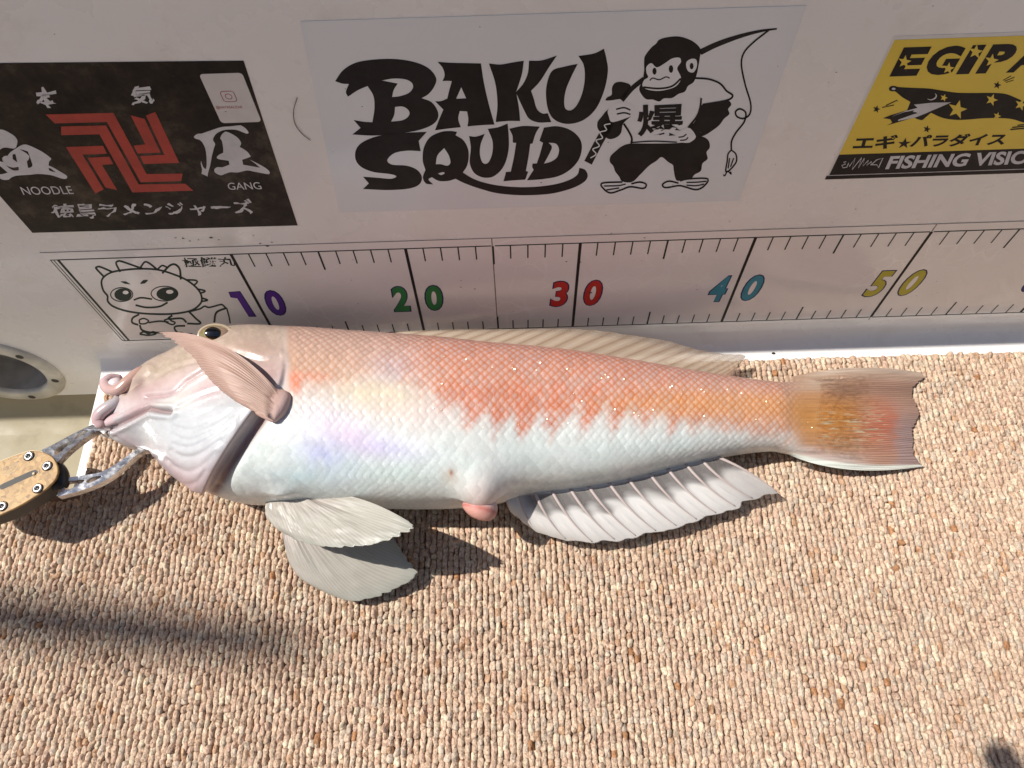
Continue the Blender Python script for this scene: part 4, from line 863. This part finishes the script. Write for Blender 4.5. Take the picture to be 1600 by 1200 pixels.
# pectoral fin folded forward over the head
rows = [((1137, 488, 9.93), (800, 214, 10.3), (440, 148, 9.4)), ((1134, 508, 9.93), (810, 240, 10.3), (500, 182, 9.5)), ((1130, 528, 9.93), (820, 282, 10.4), (560, 224, 9.6)), ((1127, 543, 9.93), (832, 330, 10.4), (630, 274, 9.7)), ((1120, 558, 9.93), (850, 390, 10.4), (690, 350, 9.8)),
        ((1112, 578, 9.93), (872, 440, 10.3), (745, 425, 9.8)), ((1102, 598, 9.93), (895, 490, 10.2), (800, 483, 9.8)), ((1094, 613, 9.93), (925, 540, 10.1), (845, 518, 9.8)), ((1087, 628, 9.93), (970, 580, 10.0), (900, 558, 9.8)), ((1082, 648, 9.93), (1010, 612, 9.9), (960, 592, 9.7))]
def c_pec(u, W, x, y, wv):
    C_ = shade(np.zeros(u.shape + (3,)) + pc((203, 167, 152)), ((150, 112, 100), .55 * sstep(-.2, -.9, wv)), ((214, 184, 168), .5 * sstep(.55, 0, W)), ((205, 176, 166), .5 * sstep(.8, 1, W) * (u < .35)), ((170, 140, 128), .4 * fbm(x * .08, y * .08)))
    return rgba(C_, (.95 - .30 * sstep(.7, 1, W)) * sstep(.0, .13, W + .04 * vnoise(u * 40, W)))
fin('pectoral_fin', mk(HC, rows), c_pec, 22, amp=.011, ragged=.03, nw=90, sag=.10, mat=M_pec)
def tube_px(name, pts, rr, mat, col, parent=None, n=18, flat=1., m=40):
    V_, F_ = round_tube([at_z(*p) for p in pts], rr, n, flat, m); o = mesh_obj(name, V_, F_, mat, parent or fish, col=np.tile(np.append(col, 1), (len(V_), 1))); return o
M_flesh = vcol('wet fin root', .5, coat=.0, spec=.35, bump=(160, .4, .0015))
stub = mk(HC, [((1050, 548, 9.7),)])[0]
def blob(name, pts, rr, c0, c1, n=22, m=44, flat=.9, noise_=.15, mat=None):
    V_, F_ = round_tube([at_z(*p) for p in pts], rr, n, flat, m)
    t = np.repeat(np.linspace(0, 1, m), n); g = fbm(V_[:, 0] * 2.2, V_[:, 1] * 2.2)
    f = np.clip(sstep(.3, .8, t) + noise_ * (g - .5) * 3, 0, 1)[:, None]; cc = pc(c0) * (1 - f) + pc(c1) * f
    return mesh_obj(name, V_, F_, mat or M_flesh, fish, col=cc)
blob('pectoral_root', [HC([(985, 530)])[0] + (9.35,), HC([(1050, 548)])[0] + (9.45,), HC([(1110, 568)])[0] + (9.47,), HC([(1165, 588)])[0] + (9.32,), HC([(1203, 605)])[0] + (9.2,)], [.50, .82, .94, .96, .82], (206, 168, 153), (212, 180, 172), flat=.52, noise_=.3)

# pelvic fins hanging from the belly
PC = crop(380, 720, 3.636)
rows = [((160, 150, 4.6), (128, 265, 4.4), (148, 345, 4.2)), ((178, 148, 4.7), (165, 290, 4.6), (215, 405, 4.5)), ((195, 150, 4.8), (230, 310, 4.9), (300, 452, 4.9)), ((215, 152, 4.9), (300, 335, 5.1), (400, 477, 5.3)), ((235, 155, 4.9), (385, 350, 5.5), (500, 490, 5.9)),
        ((255, 160, 5.0), (465, 352, 5.8), (620, 490, 6.4)), ((275, 164, 5.0), (540, 338, 6.0), (740, 474, 6.8)), ((295, 170, 5.0), (600, 315, 6.1), (860, 432, 7.2)), ((320, 176, 5.0), (635, 275, 6.1), (955, 383, 7.5)), ((345, 183, 5.0), (640, 210, 6.0), (936, 343, 7.4))]
def c_pel(u, W, x, y, wv):
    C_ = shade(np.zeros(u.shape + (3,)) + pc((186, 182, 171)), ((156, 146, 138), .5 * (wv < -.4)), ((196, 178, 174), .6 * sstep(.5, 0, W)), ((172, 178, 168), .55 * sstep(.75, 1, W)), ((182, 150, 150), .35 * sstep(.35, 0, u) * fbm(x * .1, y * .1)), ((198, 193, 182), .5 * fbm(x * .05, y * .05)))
    return rgba(C_, np.full(u.shape, .97) - .12 * sstep(.85, 1, W))
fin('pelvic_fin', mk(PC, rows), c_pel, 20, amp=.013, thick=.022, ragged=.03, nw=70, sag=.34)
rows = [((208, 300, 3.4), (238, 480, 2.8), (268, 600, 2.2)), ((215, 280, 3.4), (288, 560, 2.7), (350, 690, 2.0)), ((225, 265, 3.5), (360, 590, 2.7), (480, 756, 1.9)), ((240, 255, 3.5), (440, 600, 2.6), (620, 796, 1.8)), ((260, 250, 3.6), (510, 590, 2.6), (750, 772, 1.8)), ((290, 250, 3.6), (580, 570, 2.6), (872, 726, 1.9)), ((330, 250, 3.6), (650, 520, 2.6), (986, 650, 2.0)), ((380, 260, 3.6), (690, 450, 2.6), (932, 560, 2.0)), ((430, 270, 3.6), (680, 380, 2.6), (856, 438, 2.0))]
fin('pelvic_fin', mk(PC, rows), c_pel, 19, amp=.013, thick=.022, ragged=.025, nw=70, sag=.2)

# tail
TC = crop(1150, 540, 4.848)
rows = [((320, 266, 2.55), (860, 172, 1.85), (1405, 205, 1.12)), ((335, 300, 2.55), (880, 218, 1.85), (1425, 246, 1.12)), ((345, 340, 2.55), (885, 270, 1.85), (1372, 286, 1.12)), ((350, 390, 2.55), (885, 340, 1.85), (1337, 340, 1.12)), ((355, 440, 2.55), (885, 410, 1.85), (1340, 400, 1.12)), ((360, 490, 2.55), (890, 480, 1.85), (1375, 470, 1.12)), ((362, 540, 2.55), (890, 545, 1.85), (1388, 520, 1.12)),
        ((364, 590, 2.55), (890, 610, 1.85), (1355, 590, 1.12)), ((366, 640, 2.55), (880, 670, 1.85), (1335, 645, 1.12)), ((368, 690, 2.55), (870, 735, 1.85), (1340, 710, 1.12)), ((368, 740, 2.55), (850, 800, 1.85), (1345, 785, 1.12)), ((368, 780, 2.55), (835, 862, 1.85), (1385, 885, 1.12)), ((368, 812, 2.55), (850, 938, 1.85), (1432, 912, 1.12))]
def c_tail(u, W, x, y, wv):
    s = (x - 1150) * 4.848; t = (y - 540) * 4.848
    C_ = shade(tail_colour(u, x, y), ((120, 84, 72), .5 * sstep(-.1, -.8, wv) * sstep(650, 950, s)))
    return rgba(C_, np.maximum(sstep(.12, .72, W + .22 * (vnoise(x * .2, y * .35) - .5)), sstep(.0, .2, W) * (1 - sstep(.06, .16, np.minimum(u, 1 - u)))) * (.985 - .16 * sstep(1200, 1380, s) * sstep(.15, .3, u) * (1 - sstep(.9, .95, u))))
for i_, r_ in enumerate(rows): rows[i_] = ((*r_[0][:2], 3.4 - 1.1 * (2 * i_ / 12 - 1) ** 2), (*r_[1][:2], 2.15 - .3 * (2 * i_ / 12 - 1) ** 2), (*r_[2][:2], .96))
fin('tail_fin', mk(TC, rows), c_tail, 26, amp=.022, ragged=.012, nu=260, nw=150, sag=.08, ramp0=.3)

# anal fin with thirteen separate rays
AC = crop(760, 500, 3.158)
bs = [(105, 845), (160, 845), (235, 842), (318, 835), (410, 828), (500, 815), (600, 798), (695, 777), (800, 752), (890, 730), (980, 708), (1060, 690), (1125, 672)]
os_ = [(138, 962), (250, 1045), (398, 1087), (530, 1103), (640, 1090), (745, 1072), (845, 1048), (945, 1022), (1045, 990), (1140, 958), (1235, 925), (1320, 885), (1440, 855)]
rows = []
for i, (b, o_) in enumerate(zip(bs, os_)):
    zb = 3.9 - .09 * i; zo = 2.3 - .02 * i
    mx, my = (b[0] + o_[0]) / 2 - (14 if i < 12 else -8), (b[1] + o_[1]) / 2 + (10 if i < 12 else -12); rows.append(((*b, zb), (mx, my, (zb + zo) / 2 + .25), (*o_, zo)))
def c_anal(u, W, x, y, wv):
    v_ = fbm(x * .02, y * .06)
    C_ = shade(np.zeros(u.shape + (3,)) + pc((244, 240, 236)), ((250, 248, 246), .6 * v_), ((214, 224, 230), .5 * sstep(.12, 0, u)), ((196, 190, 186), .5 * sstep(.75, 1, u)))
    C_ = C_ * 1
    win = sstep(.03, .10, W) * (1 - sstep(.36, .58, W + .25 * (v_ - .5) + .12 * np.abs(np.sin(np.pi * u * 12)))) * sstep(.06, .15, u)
    C_ = shade(C_, ((132, 126, 124), .85 * win))  # grey put into the membrane for the shaded carpet seen through it
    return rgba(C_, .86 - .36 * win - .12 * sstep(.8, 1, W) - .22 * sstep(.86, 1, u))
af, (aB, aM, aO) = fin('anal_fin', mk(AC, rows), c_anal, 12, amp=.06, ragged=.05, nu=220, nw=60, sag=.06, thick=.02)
for i, r in enumerate(mk(AC, rows)):
    B_, M_, O_ = [at_z(*p) for p in r]; t = np.linspace(.02, .97, 26)[:, None]
    P_ = B_ * (2 * (t - .5) * (t - 1)) + M_ * (-4 * t * (t - 1)) + O_ * (t * (2 * t - 1)); P_[:, 2] += .07
    V_, F_ = tube(P_, np.linspace(.105, .03, 26), 8, .6)
    mesh_obj('fin_ray', V_, F_, M_ray, af, col=np.tile(np.append(pc((206, 190, 186)), 1), (len(V_), 1)))

# dorsal fin lying back against the wall
rows = [((590, 526, 4.6), (612, 521, 4.7), (636, 517, 4.7)), ((660, 534, 4.6), (690, 524, 4.7), (722, 514.5, 4.7)), ((720, 541, 4.5), (756, 527, 4.6), (792, 514, 4.6)), ((780, 546, 4.4), (818, 529, 4.5), (855, 513.5, 4.5)), ((840, 552, 4.2), (880, 533, 4.3), (918, 515, 4.3)), ((900, 558, 3.9), (945, 540, 4.0), (985, 523.5, 4.0)),
        ((960, 568, 3.5), (1005, 549, 3.6), (1044, 533, 3.6)), ((1010, 578, 3.2), (1052, 560, 3.2), (1088, 545.5, 3.2)), ((1060, 586, 2.8), (1098, 568, 2.9), (1130, 553, 2.8)), ((1095, 592, 2.6), (1130, 574, 2.6), (1163, 555.5, 2.5)), ((1115, 595, 2.5), (1138, 583, 2.5), (1156, 570, 2.4)), ((1128, 598, 2.4), (1140, 590, 2.4), (1149, 581, 2.4))]
def c_dor(u, W, x, y, wv):
    C_ = shade(np.zeros(u.shape + (3,)) + pc((204, 182, 158)), ((140, 110, 90), .6 * np.clip(np.cos(2 * np.pi * u * 24 + .5), 0, 1) ** 3), ((214, 200, 184), .6 * np.clip(np.cos(2 * np.pi * u * 24 + 3.4), 0, 1) ** 2), ((170, 120, 96), .5 * sstep(.75, 1, u)), ((130, 112, 98), .5 * sstep(.7, 1, W)))
    return rgba(C_, .70 - .24 * sstep(.4, 1, W))
fin('dorsal_fin', rows, c_dor, 24, amp=.018, ragged=.02, nu=240, nw=40, sag=.06)

# lips, mouth, eye, vent
M_lip = vcol('wet lip', .25, coat=.5, bump=(90, .2, .002))
L1 = [(392, 372, 5.2), (340, 375, 5.6), (272, 428, 5.7), (208, 480, 5.6), (152, 482, 5.4), (128, 446, 5.1), (158, 416, 4.9), (232, 410, 4.6)]
blob('mouth_lining', [HC([(330, 420)])[0] + (4.7,), HC([(240, 455)])[0] + (4.7,), HC([(175, 448)])[0] + (4.6,)], [.45, .40, .3], (160, 120, 122), (206, 186, 192), mat=M_lip)
blob('mouth_lining', [HC([(235, 432)])[0] + (5.2,), HC([(190, 447)])[0] + (5.25,), HC([(155, 450)])[0] + (5.1,)], [.28, .38, .30], (222, 206, 210), (226, 214, 220), mat=M_lip)
blob('mouth_lining', [HC([(205, 560)])[0] + (4.9,), HC([(165, 610)])[0] + (4.85,), HC([(125, 655)])[0] + (4.75,)], [.24, .34, .28], (186, 160, 164), (180, 148, 152), mat=M_lip)
blob('mouth_lining', [HC([(260, 520)])[0] + (4.5,), HC([(190, 600)])[0] + (4.4,), HC([(125, 650)])[0] + (4.3,)], [.5, .5, .36], (196, 170, 172), (190, 160, 164), mat=M_lip)
blob('upper_lip', [HC([p[:2]])[0] + (p[2],) for p in L1], [.16, .33, .38, .36, .33, .33, .30, .16], (190, 154, 142), (210, 180, 184), m=60, mat=M_lip)
L2 = [(205, 522, 5.2), (190, 555, 5.3), (145, 585, 5.3), (100, 622, 5.2), (88, 665, 5.0), (120, 705, 4.9)]
blob('lower_lip', [HC([p[:2]])[0] + (p[2],) for p in L2], [.17, .31, .37, .38, .36, .22], (186, 178, 182), (200, 166, 168), m=50, mat=M_lip)
L3 = [(110, 690, 4.7), (190, 650, 5.1), (290, 600, 5.7), (380, 560, 6.0)]
blob('jaw_ridge', [HC([p[:2]])[0] + (p[2],) for p in L3], [.26, .34, .36, .12], (206, 180, 182), (210, 186, 186), m=50, flat=.7, mat=M_lip)
_i = np.unravel_index(np.argmin((X[:, :NT] - 337) ** 2 + (Y[:, :NT] - 522.5) ** 2), X[:, :NT].shape) if False else np.unravel_index(np.argmin(np.where((NRM[:, :NT] * (CAM - P0[:, :NT])).sum(-1) > 8, (X[:, :NT] - 337) ** 2 + (Y[:, :NT] - 522.5) ** 2, 1e9)), X[:, :NT].shape); ec = PB[_i] - NRM[_i] * .16; view = CAM - ec; view /= np.linalg.norm(view); ax = .8 * view + .35 * NRM[_i]; ax /= np.linalg.norm(ax)
e1 = np.cross(ax, [0, 1, 0]); e1 /= np.linalg.norm(e1); e2 = np.cross(ax, e1)
M_eye = vcol('eye', .06, coat=1.0)
def dome(c, r, squash, a0, a1, n=40, m=18, sx=1., sy=1., rise=0.):
    P_ = []
    for i in range(m):
        th = math.radians(a0 + (a1 - a0) * i / (m - 1))
        for j in range(n):
            f = 2 * math.pi * j / n; P_.append(c + r * (sx * e1 * math.sin(th) * math.cos(f) + sy * e2 * math.sin(th) * math.sin(f)) + ax * (r * squash * math.cos(th) + rise))
    return np.array(P_), grid_faces(m, n, True)
ER = 1.10
V_, F_ = dome(ec, ER, .62, 1, 120, sx=.86, sy=.53)
r_ = (V_ - ec) @ e1; t_ = np.arctan2((V_ - ec) @ e2, (V_ - ec) @ e1); g = fbm(V_[:, 0] * 7, V_[:, 1] * 7)[:, None]
lr = sstep(-.9, .9, r_)[:, None]
cc = (pc((206, 170, 146)) * (1 - lr) + pc((132, 122, 72)) * lr) * (.6 + .6 * g)
eye = mesh_obj('eye', V_, F_, M_eye, fish, col=np.hstack([cc, np.ones((len(cc), 1))]))
V_, F_ = dome(ec - e1 * .12 * (1 if (proj(ec + e1)[0] > proj(ec)[0]) else -1), ER, .62, 1, 34.5, sx=.80, sy=.66, rise=.035); mesh_obj('iris_ring', V_, F_, M_eye, eye, col=np.tile(np.append(pc((168, 142, 100)), 1), (len(V_), 1)))
V_, F_ = dome(ec - e1 * .12 * (1 if (proj(ec + e1)[0] > proj(ec)[0]) else -1), ER, .62, 1, 31, sx=.80, sy=.66, rise=.055); mesh_obj('pupil', V_, F_, M_eye, eye, col=np.tile(np.array([.004, .004, .005, 1]), (len(V_), 1)))
V_, F_ = tube(np.array([ec + ER * (.90 * e1 * math.cos(f) + .64 * e2 * math.sin(f)) + ax * .02 for f in np.linspace(0, 2 * math.pi, 40)]), .10, 8, 1.0, False)
mesh_obj('eye_rim', V_, F_, M_lip, fish, col=np.tile(np.append(pc((190, 172, 146)), 1), (len(V_), 1)))
V_, F_ = round_tube([at_z(757, 772, 5.1), at_z(752, 785, 5.15), at_z(748, 800, 5.1), at_z(744, 811, 4.95)], [.95, 1.0, 1.0, .86], 28, .9, 44)
g = np.repeat(np.linspace(0, 1, 44), 28)[:, None]; cc = pc((224, 200, 196)) * (1 - sstep(.3, .62, g)) + pc((204, 150, 138)) * sstep(.3, .62, g)
cc = cc * (1 - .55 * np.exp(-((g - .58) / .05) ** 2) * np.array([.3, .8, .8]))
mesh_obj('vent', V_, F_, M_flesh, fish, col=np.hstack([cc, np.ones((len(cc), 1))]))

# ------------------------------------------------------------------ lip gripper
GC = crop(0, 480, 3.335)
k = N('brushed chrome'); k.set(Metallic=1.0, Roughness=.25); k.base(k.ramp(k.noise(220, 5, .7), [(.32, (.50, .50, .51)), (.6, (.80, .80, .81))])); k.l(k.ramp(k.noise(300, 4), [(.3, (.15,) * 3), (.7, (.4,) * 3)]), k.b.inputs['Roughness']); k.bump(k.noise(160, 4), .3, .0008); M_chrome = k.m
k = N('cork'); k.set(Roughness=.55, Coat_Weight=.35, Coat_Roughness=.2)
vo = k.n('ShaderNodeTexVoronoi', i_Scale=430.0); k.l(k.co(), vo.inputs['Vector']); cs = k.ramp(vo.outputs['Color'], [(.0, (.12, .058, .015)), (.35, (.33, .19, .062)), (.8, (.45, .275, .10))])
k.base(k.mix(k.ramp(k.noise(330, 5, .75), [(.60, (0, 0, 0)), (.68, (.9, .9, .9))]), cs, (.07, .035, .015))); k.bump(k.noise(500, 4), .3, .0005); M_cork = k.m
M_blackp = plain('black plastic', (.018, .017, .016), .35, var=.3); M_edge = plain('pale plate edge', (.55, .45, .30), .4); M_gold = plain('brass trim', (.45, .30, .12), .3, metal=1.0)
grip = thing('lip_gripper', 'fish gripper with cork faced handle and slotted chrome jaws on the mouth', 'fish gripper', at_z(40, 770, 3))
PT = [(-190, 905), (-150, 870), (0, 802), (130, 755), (190, 749), (250, 765), (285, 795), (302, 845), (292, 890), (262, 925), (210, 968), (110, 1030), (0, 1082), (-100, 1110), (-190, 1080), (-230, 1000)]
def plate(name, z1, th, mat, grow=0, dx=0, dy=0, sub=False):
    q = crom(np.array(GC(PT)), 90, True); c = q.mean(0)
    q = c + (q - c) * (1 + grow) + np.array([dx, dy])
    V_, F_ = slab([at_z(a, b, z1) for a, b in q], th, np.array([0, 0, 1.])); o = mesh_obj(name, V_, F_, mat, grip, smooth=False); bevel(o, .05); return o
plate('cork_plate', 5.1, .18, M_cork); plate('trim', 4.93, .10, M_edge, .012); plate('handle_core', 4.84, 1.25, M_blackp, -.02)
plate('trim', 3.58, .10, M_edge, .03, 0, 0); plate('cork_plate', 3.47, .2, M_cork, .02)
for cx_, cy_ in ((152, 777), (247, 828), (198, 945), (13, 1038), (-120, 950)):
    c = at_z(*GC([(cx_, cy_)])[0], 5.1)
    def lathe(pr, n=24): return np.vstack([[c + (r * math.cos(2 * math.pi * j / n), r * math.sin(2 * math.pi * j / n), h) for j in range(n)] for r, h in pr]), grid_faces(len(pr), n, True)
    s_ = mesh_obj('screw', *lathe([(.31, -.05), (.31, .03), (.28, .05)]), M_blackp, grip)
    mesh_obj('screw_washer', *lathe([(.255, .04), (.24, .10), (.20, .115), (.13, .10), (.125, .03)]), plain('silver screw', (.75, .75, .74), .25, metal=.9, var=.05) if 'silver screw' not in bpy.data.materials else bpy.data.materials['silver screw'], s_)
    mesh_obj('screw_socket', *lathe([(.14, .03), (.13, .05), (.001, .05)], 6), M_blackp, s_)
sq = crom(np.array(GC([(5, 925), (90, 885), (170, 850), (192, 852), (190, 868), (100, 910), (15, 948), (0, 942)])), 60, True)
V_, F_ = slab([at_z(a, b, 5.106) for a, b in sq], .1, np.array([0, 0, 1.])); mesh_obj('slot', V_, F_, M_dark, grip, smooth=False)
c = at_z(*GC([(178, 868)])[0], 5.11); V_, F_ = round_tube([c + (-.09, -.03, .02), c + (.09, .03, .04)], [.1, .1], 10, .7, 14); mesh_obj('slider_pin', V_, F_, M_edge, grip)
def script_mark():
    for q in ([(0, 880), (40, 850), (90, 815), (60, 850), (20, 870), (70, 862), (105, 830)], [(0, 850), (30, 832), (70, 815), (100, 808)], [(20, 860), (60, 835), (95, 822), (80, 850), (40, 872)]):
        P_ = [at_z(*p, 5.104) for p in GC(q)]; yield round_tube(P_, [.012] * len(P_), 5, .4, 40)
V_, F_ = join(list(script_mark())); mesh_obj('script_mark', V_, F_, M_edge, grip)
def jaw(outline, holes, zs, th):
    Vf, Ff = fill2d([GC(smooth_loop(outline))] + [GC(smooth_loop(h)) for h in holes])
    # heights run linearly from handle to mouth along the jaw
    (xa, za), (xb, zb) = zs
    Z_ = [np.interp((v[0]) * 3.335, [xa, xb], [za, zb]) for v in Vf]
    T_ = np.array([at_z(v[0], v[1], z) for v, z in zip(Vf, Z_)]); m = len(T_)
    from collections import Counter
    ed = Counter(); 
    for f in Ff:
        for a, b in zip(f, f[1:] + f[:1]): ed[(a, b)] += 1
    side = [(a, b, b + m, a + m) for (a, b) in ed if (b, a) not in ed]
    V_ = np.vstack([T_, T_ - np.array([0, 0, th])]); F_ = [tuple(f) for f in Ff] + [tuple(i + m for i in f[::-1]) for f in Ff] + [s[::-1] for s in side]
    o = mesh_obj('jaw', V_, F_, M_chrome, grip, smooth=False)
    bm = __import__('bmesh').new(); bm.from_mesh(o.data); __import__('bmesh').ops.recalc_face_normals(bm, faces=bm.faces); bm.to_mesh(o.data); bm.free(); bevel(o, .045, 2); return o
jaw([(215, 745, 1), (290, 708), (350, 675), (420, 640), (490, 607, 1), (515, 622), (560, 640, 1), (540, 660, 1), (505, 645), (430, 690), (360, 745), (300, 805, 1), (250, 790)], [[(284, 745), (330, 715), (382, 695), (350, 722), (296, 770)], [(385, 688), (410, 660), (450, 640), (440, 658), (400, 684)]], [(230, 5.0), (540, 4.1)], .5)
jaw([(300, 905, 1), (350, 888), (440, 875), (525, 858), (600, 818), (660, 775), (715, 735, 1), (760, 715, 1), (775, 745, 1), (725, 760), (645, 828), (600, 868), (560, 895), (490, 930), (400, 962), (300, 988, 1)], [[(338, 912), (390, 903), (440, 900), (410, 925), (345, 952)], [(452, 905), (485, 885), (528, 880), (510, 895), (460, 916)]], [(300, 4.3), (760, 3.4)], .5)
V_, F_ = round_tube([at_z(*GC([p])[0], z) for p, z in (((225, 800), 4.2), ((300, 870), 4.2), ((310, 960), 4.1))], [.55, .6, .5], 16, .9, 30); mesh_obj('pivot_block', V_, F_, M_blackp, grip)

# ------------------------------------------------------------------ unseen things added to cast soft shadows on the carpet
def up_sun(p, d): return p - SUN * d
a, b = at_z(-260, 938, CZ), at_z(500, 1012, CZ)
a, b = up_sun(a, 340), up_sun(b, 340)
P_ = np.linspace(a, b, 40); V_, F_ = tube(P_, np.interp(np.linspace(0, 1, 40), [0, .7, .88, 1], [1.5, 1.5, 1.2, .35]), 14)
tag(mesh_obj('shadow_pole', V_, F_, plain('grey glass fibre', (.25, .25, .26), .4)), 'long tapering grey pole added unseen overhead to cast a carpet shadow', 'pole')
a = up_sun(at_z(1553, 1188, CZ), 85); V_, F_ = round_tube([a + (0, .9, 0), a + (2, -8, 3), a + (5, -30, 10)], [.85, .85, .85], 14, 1, 40)
tag(mesh_obj('shadow_rod', V_, F_, plain('black caster foam', (.03, .03, .03), .7)), 'black foam gaff rod added unseen to cast a carpet shadow', 'caster')
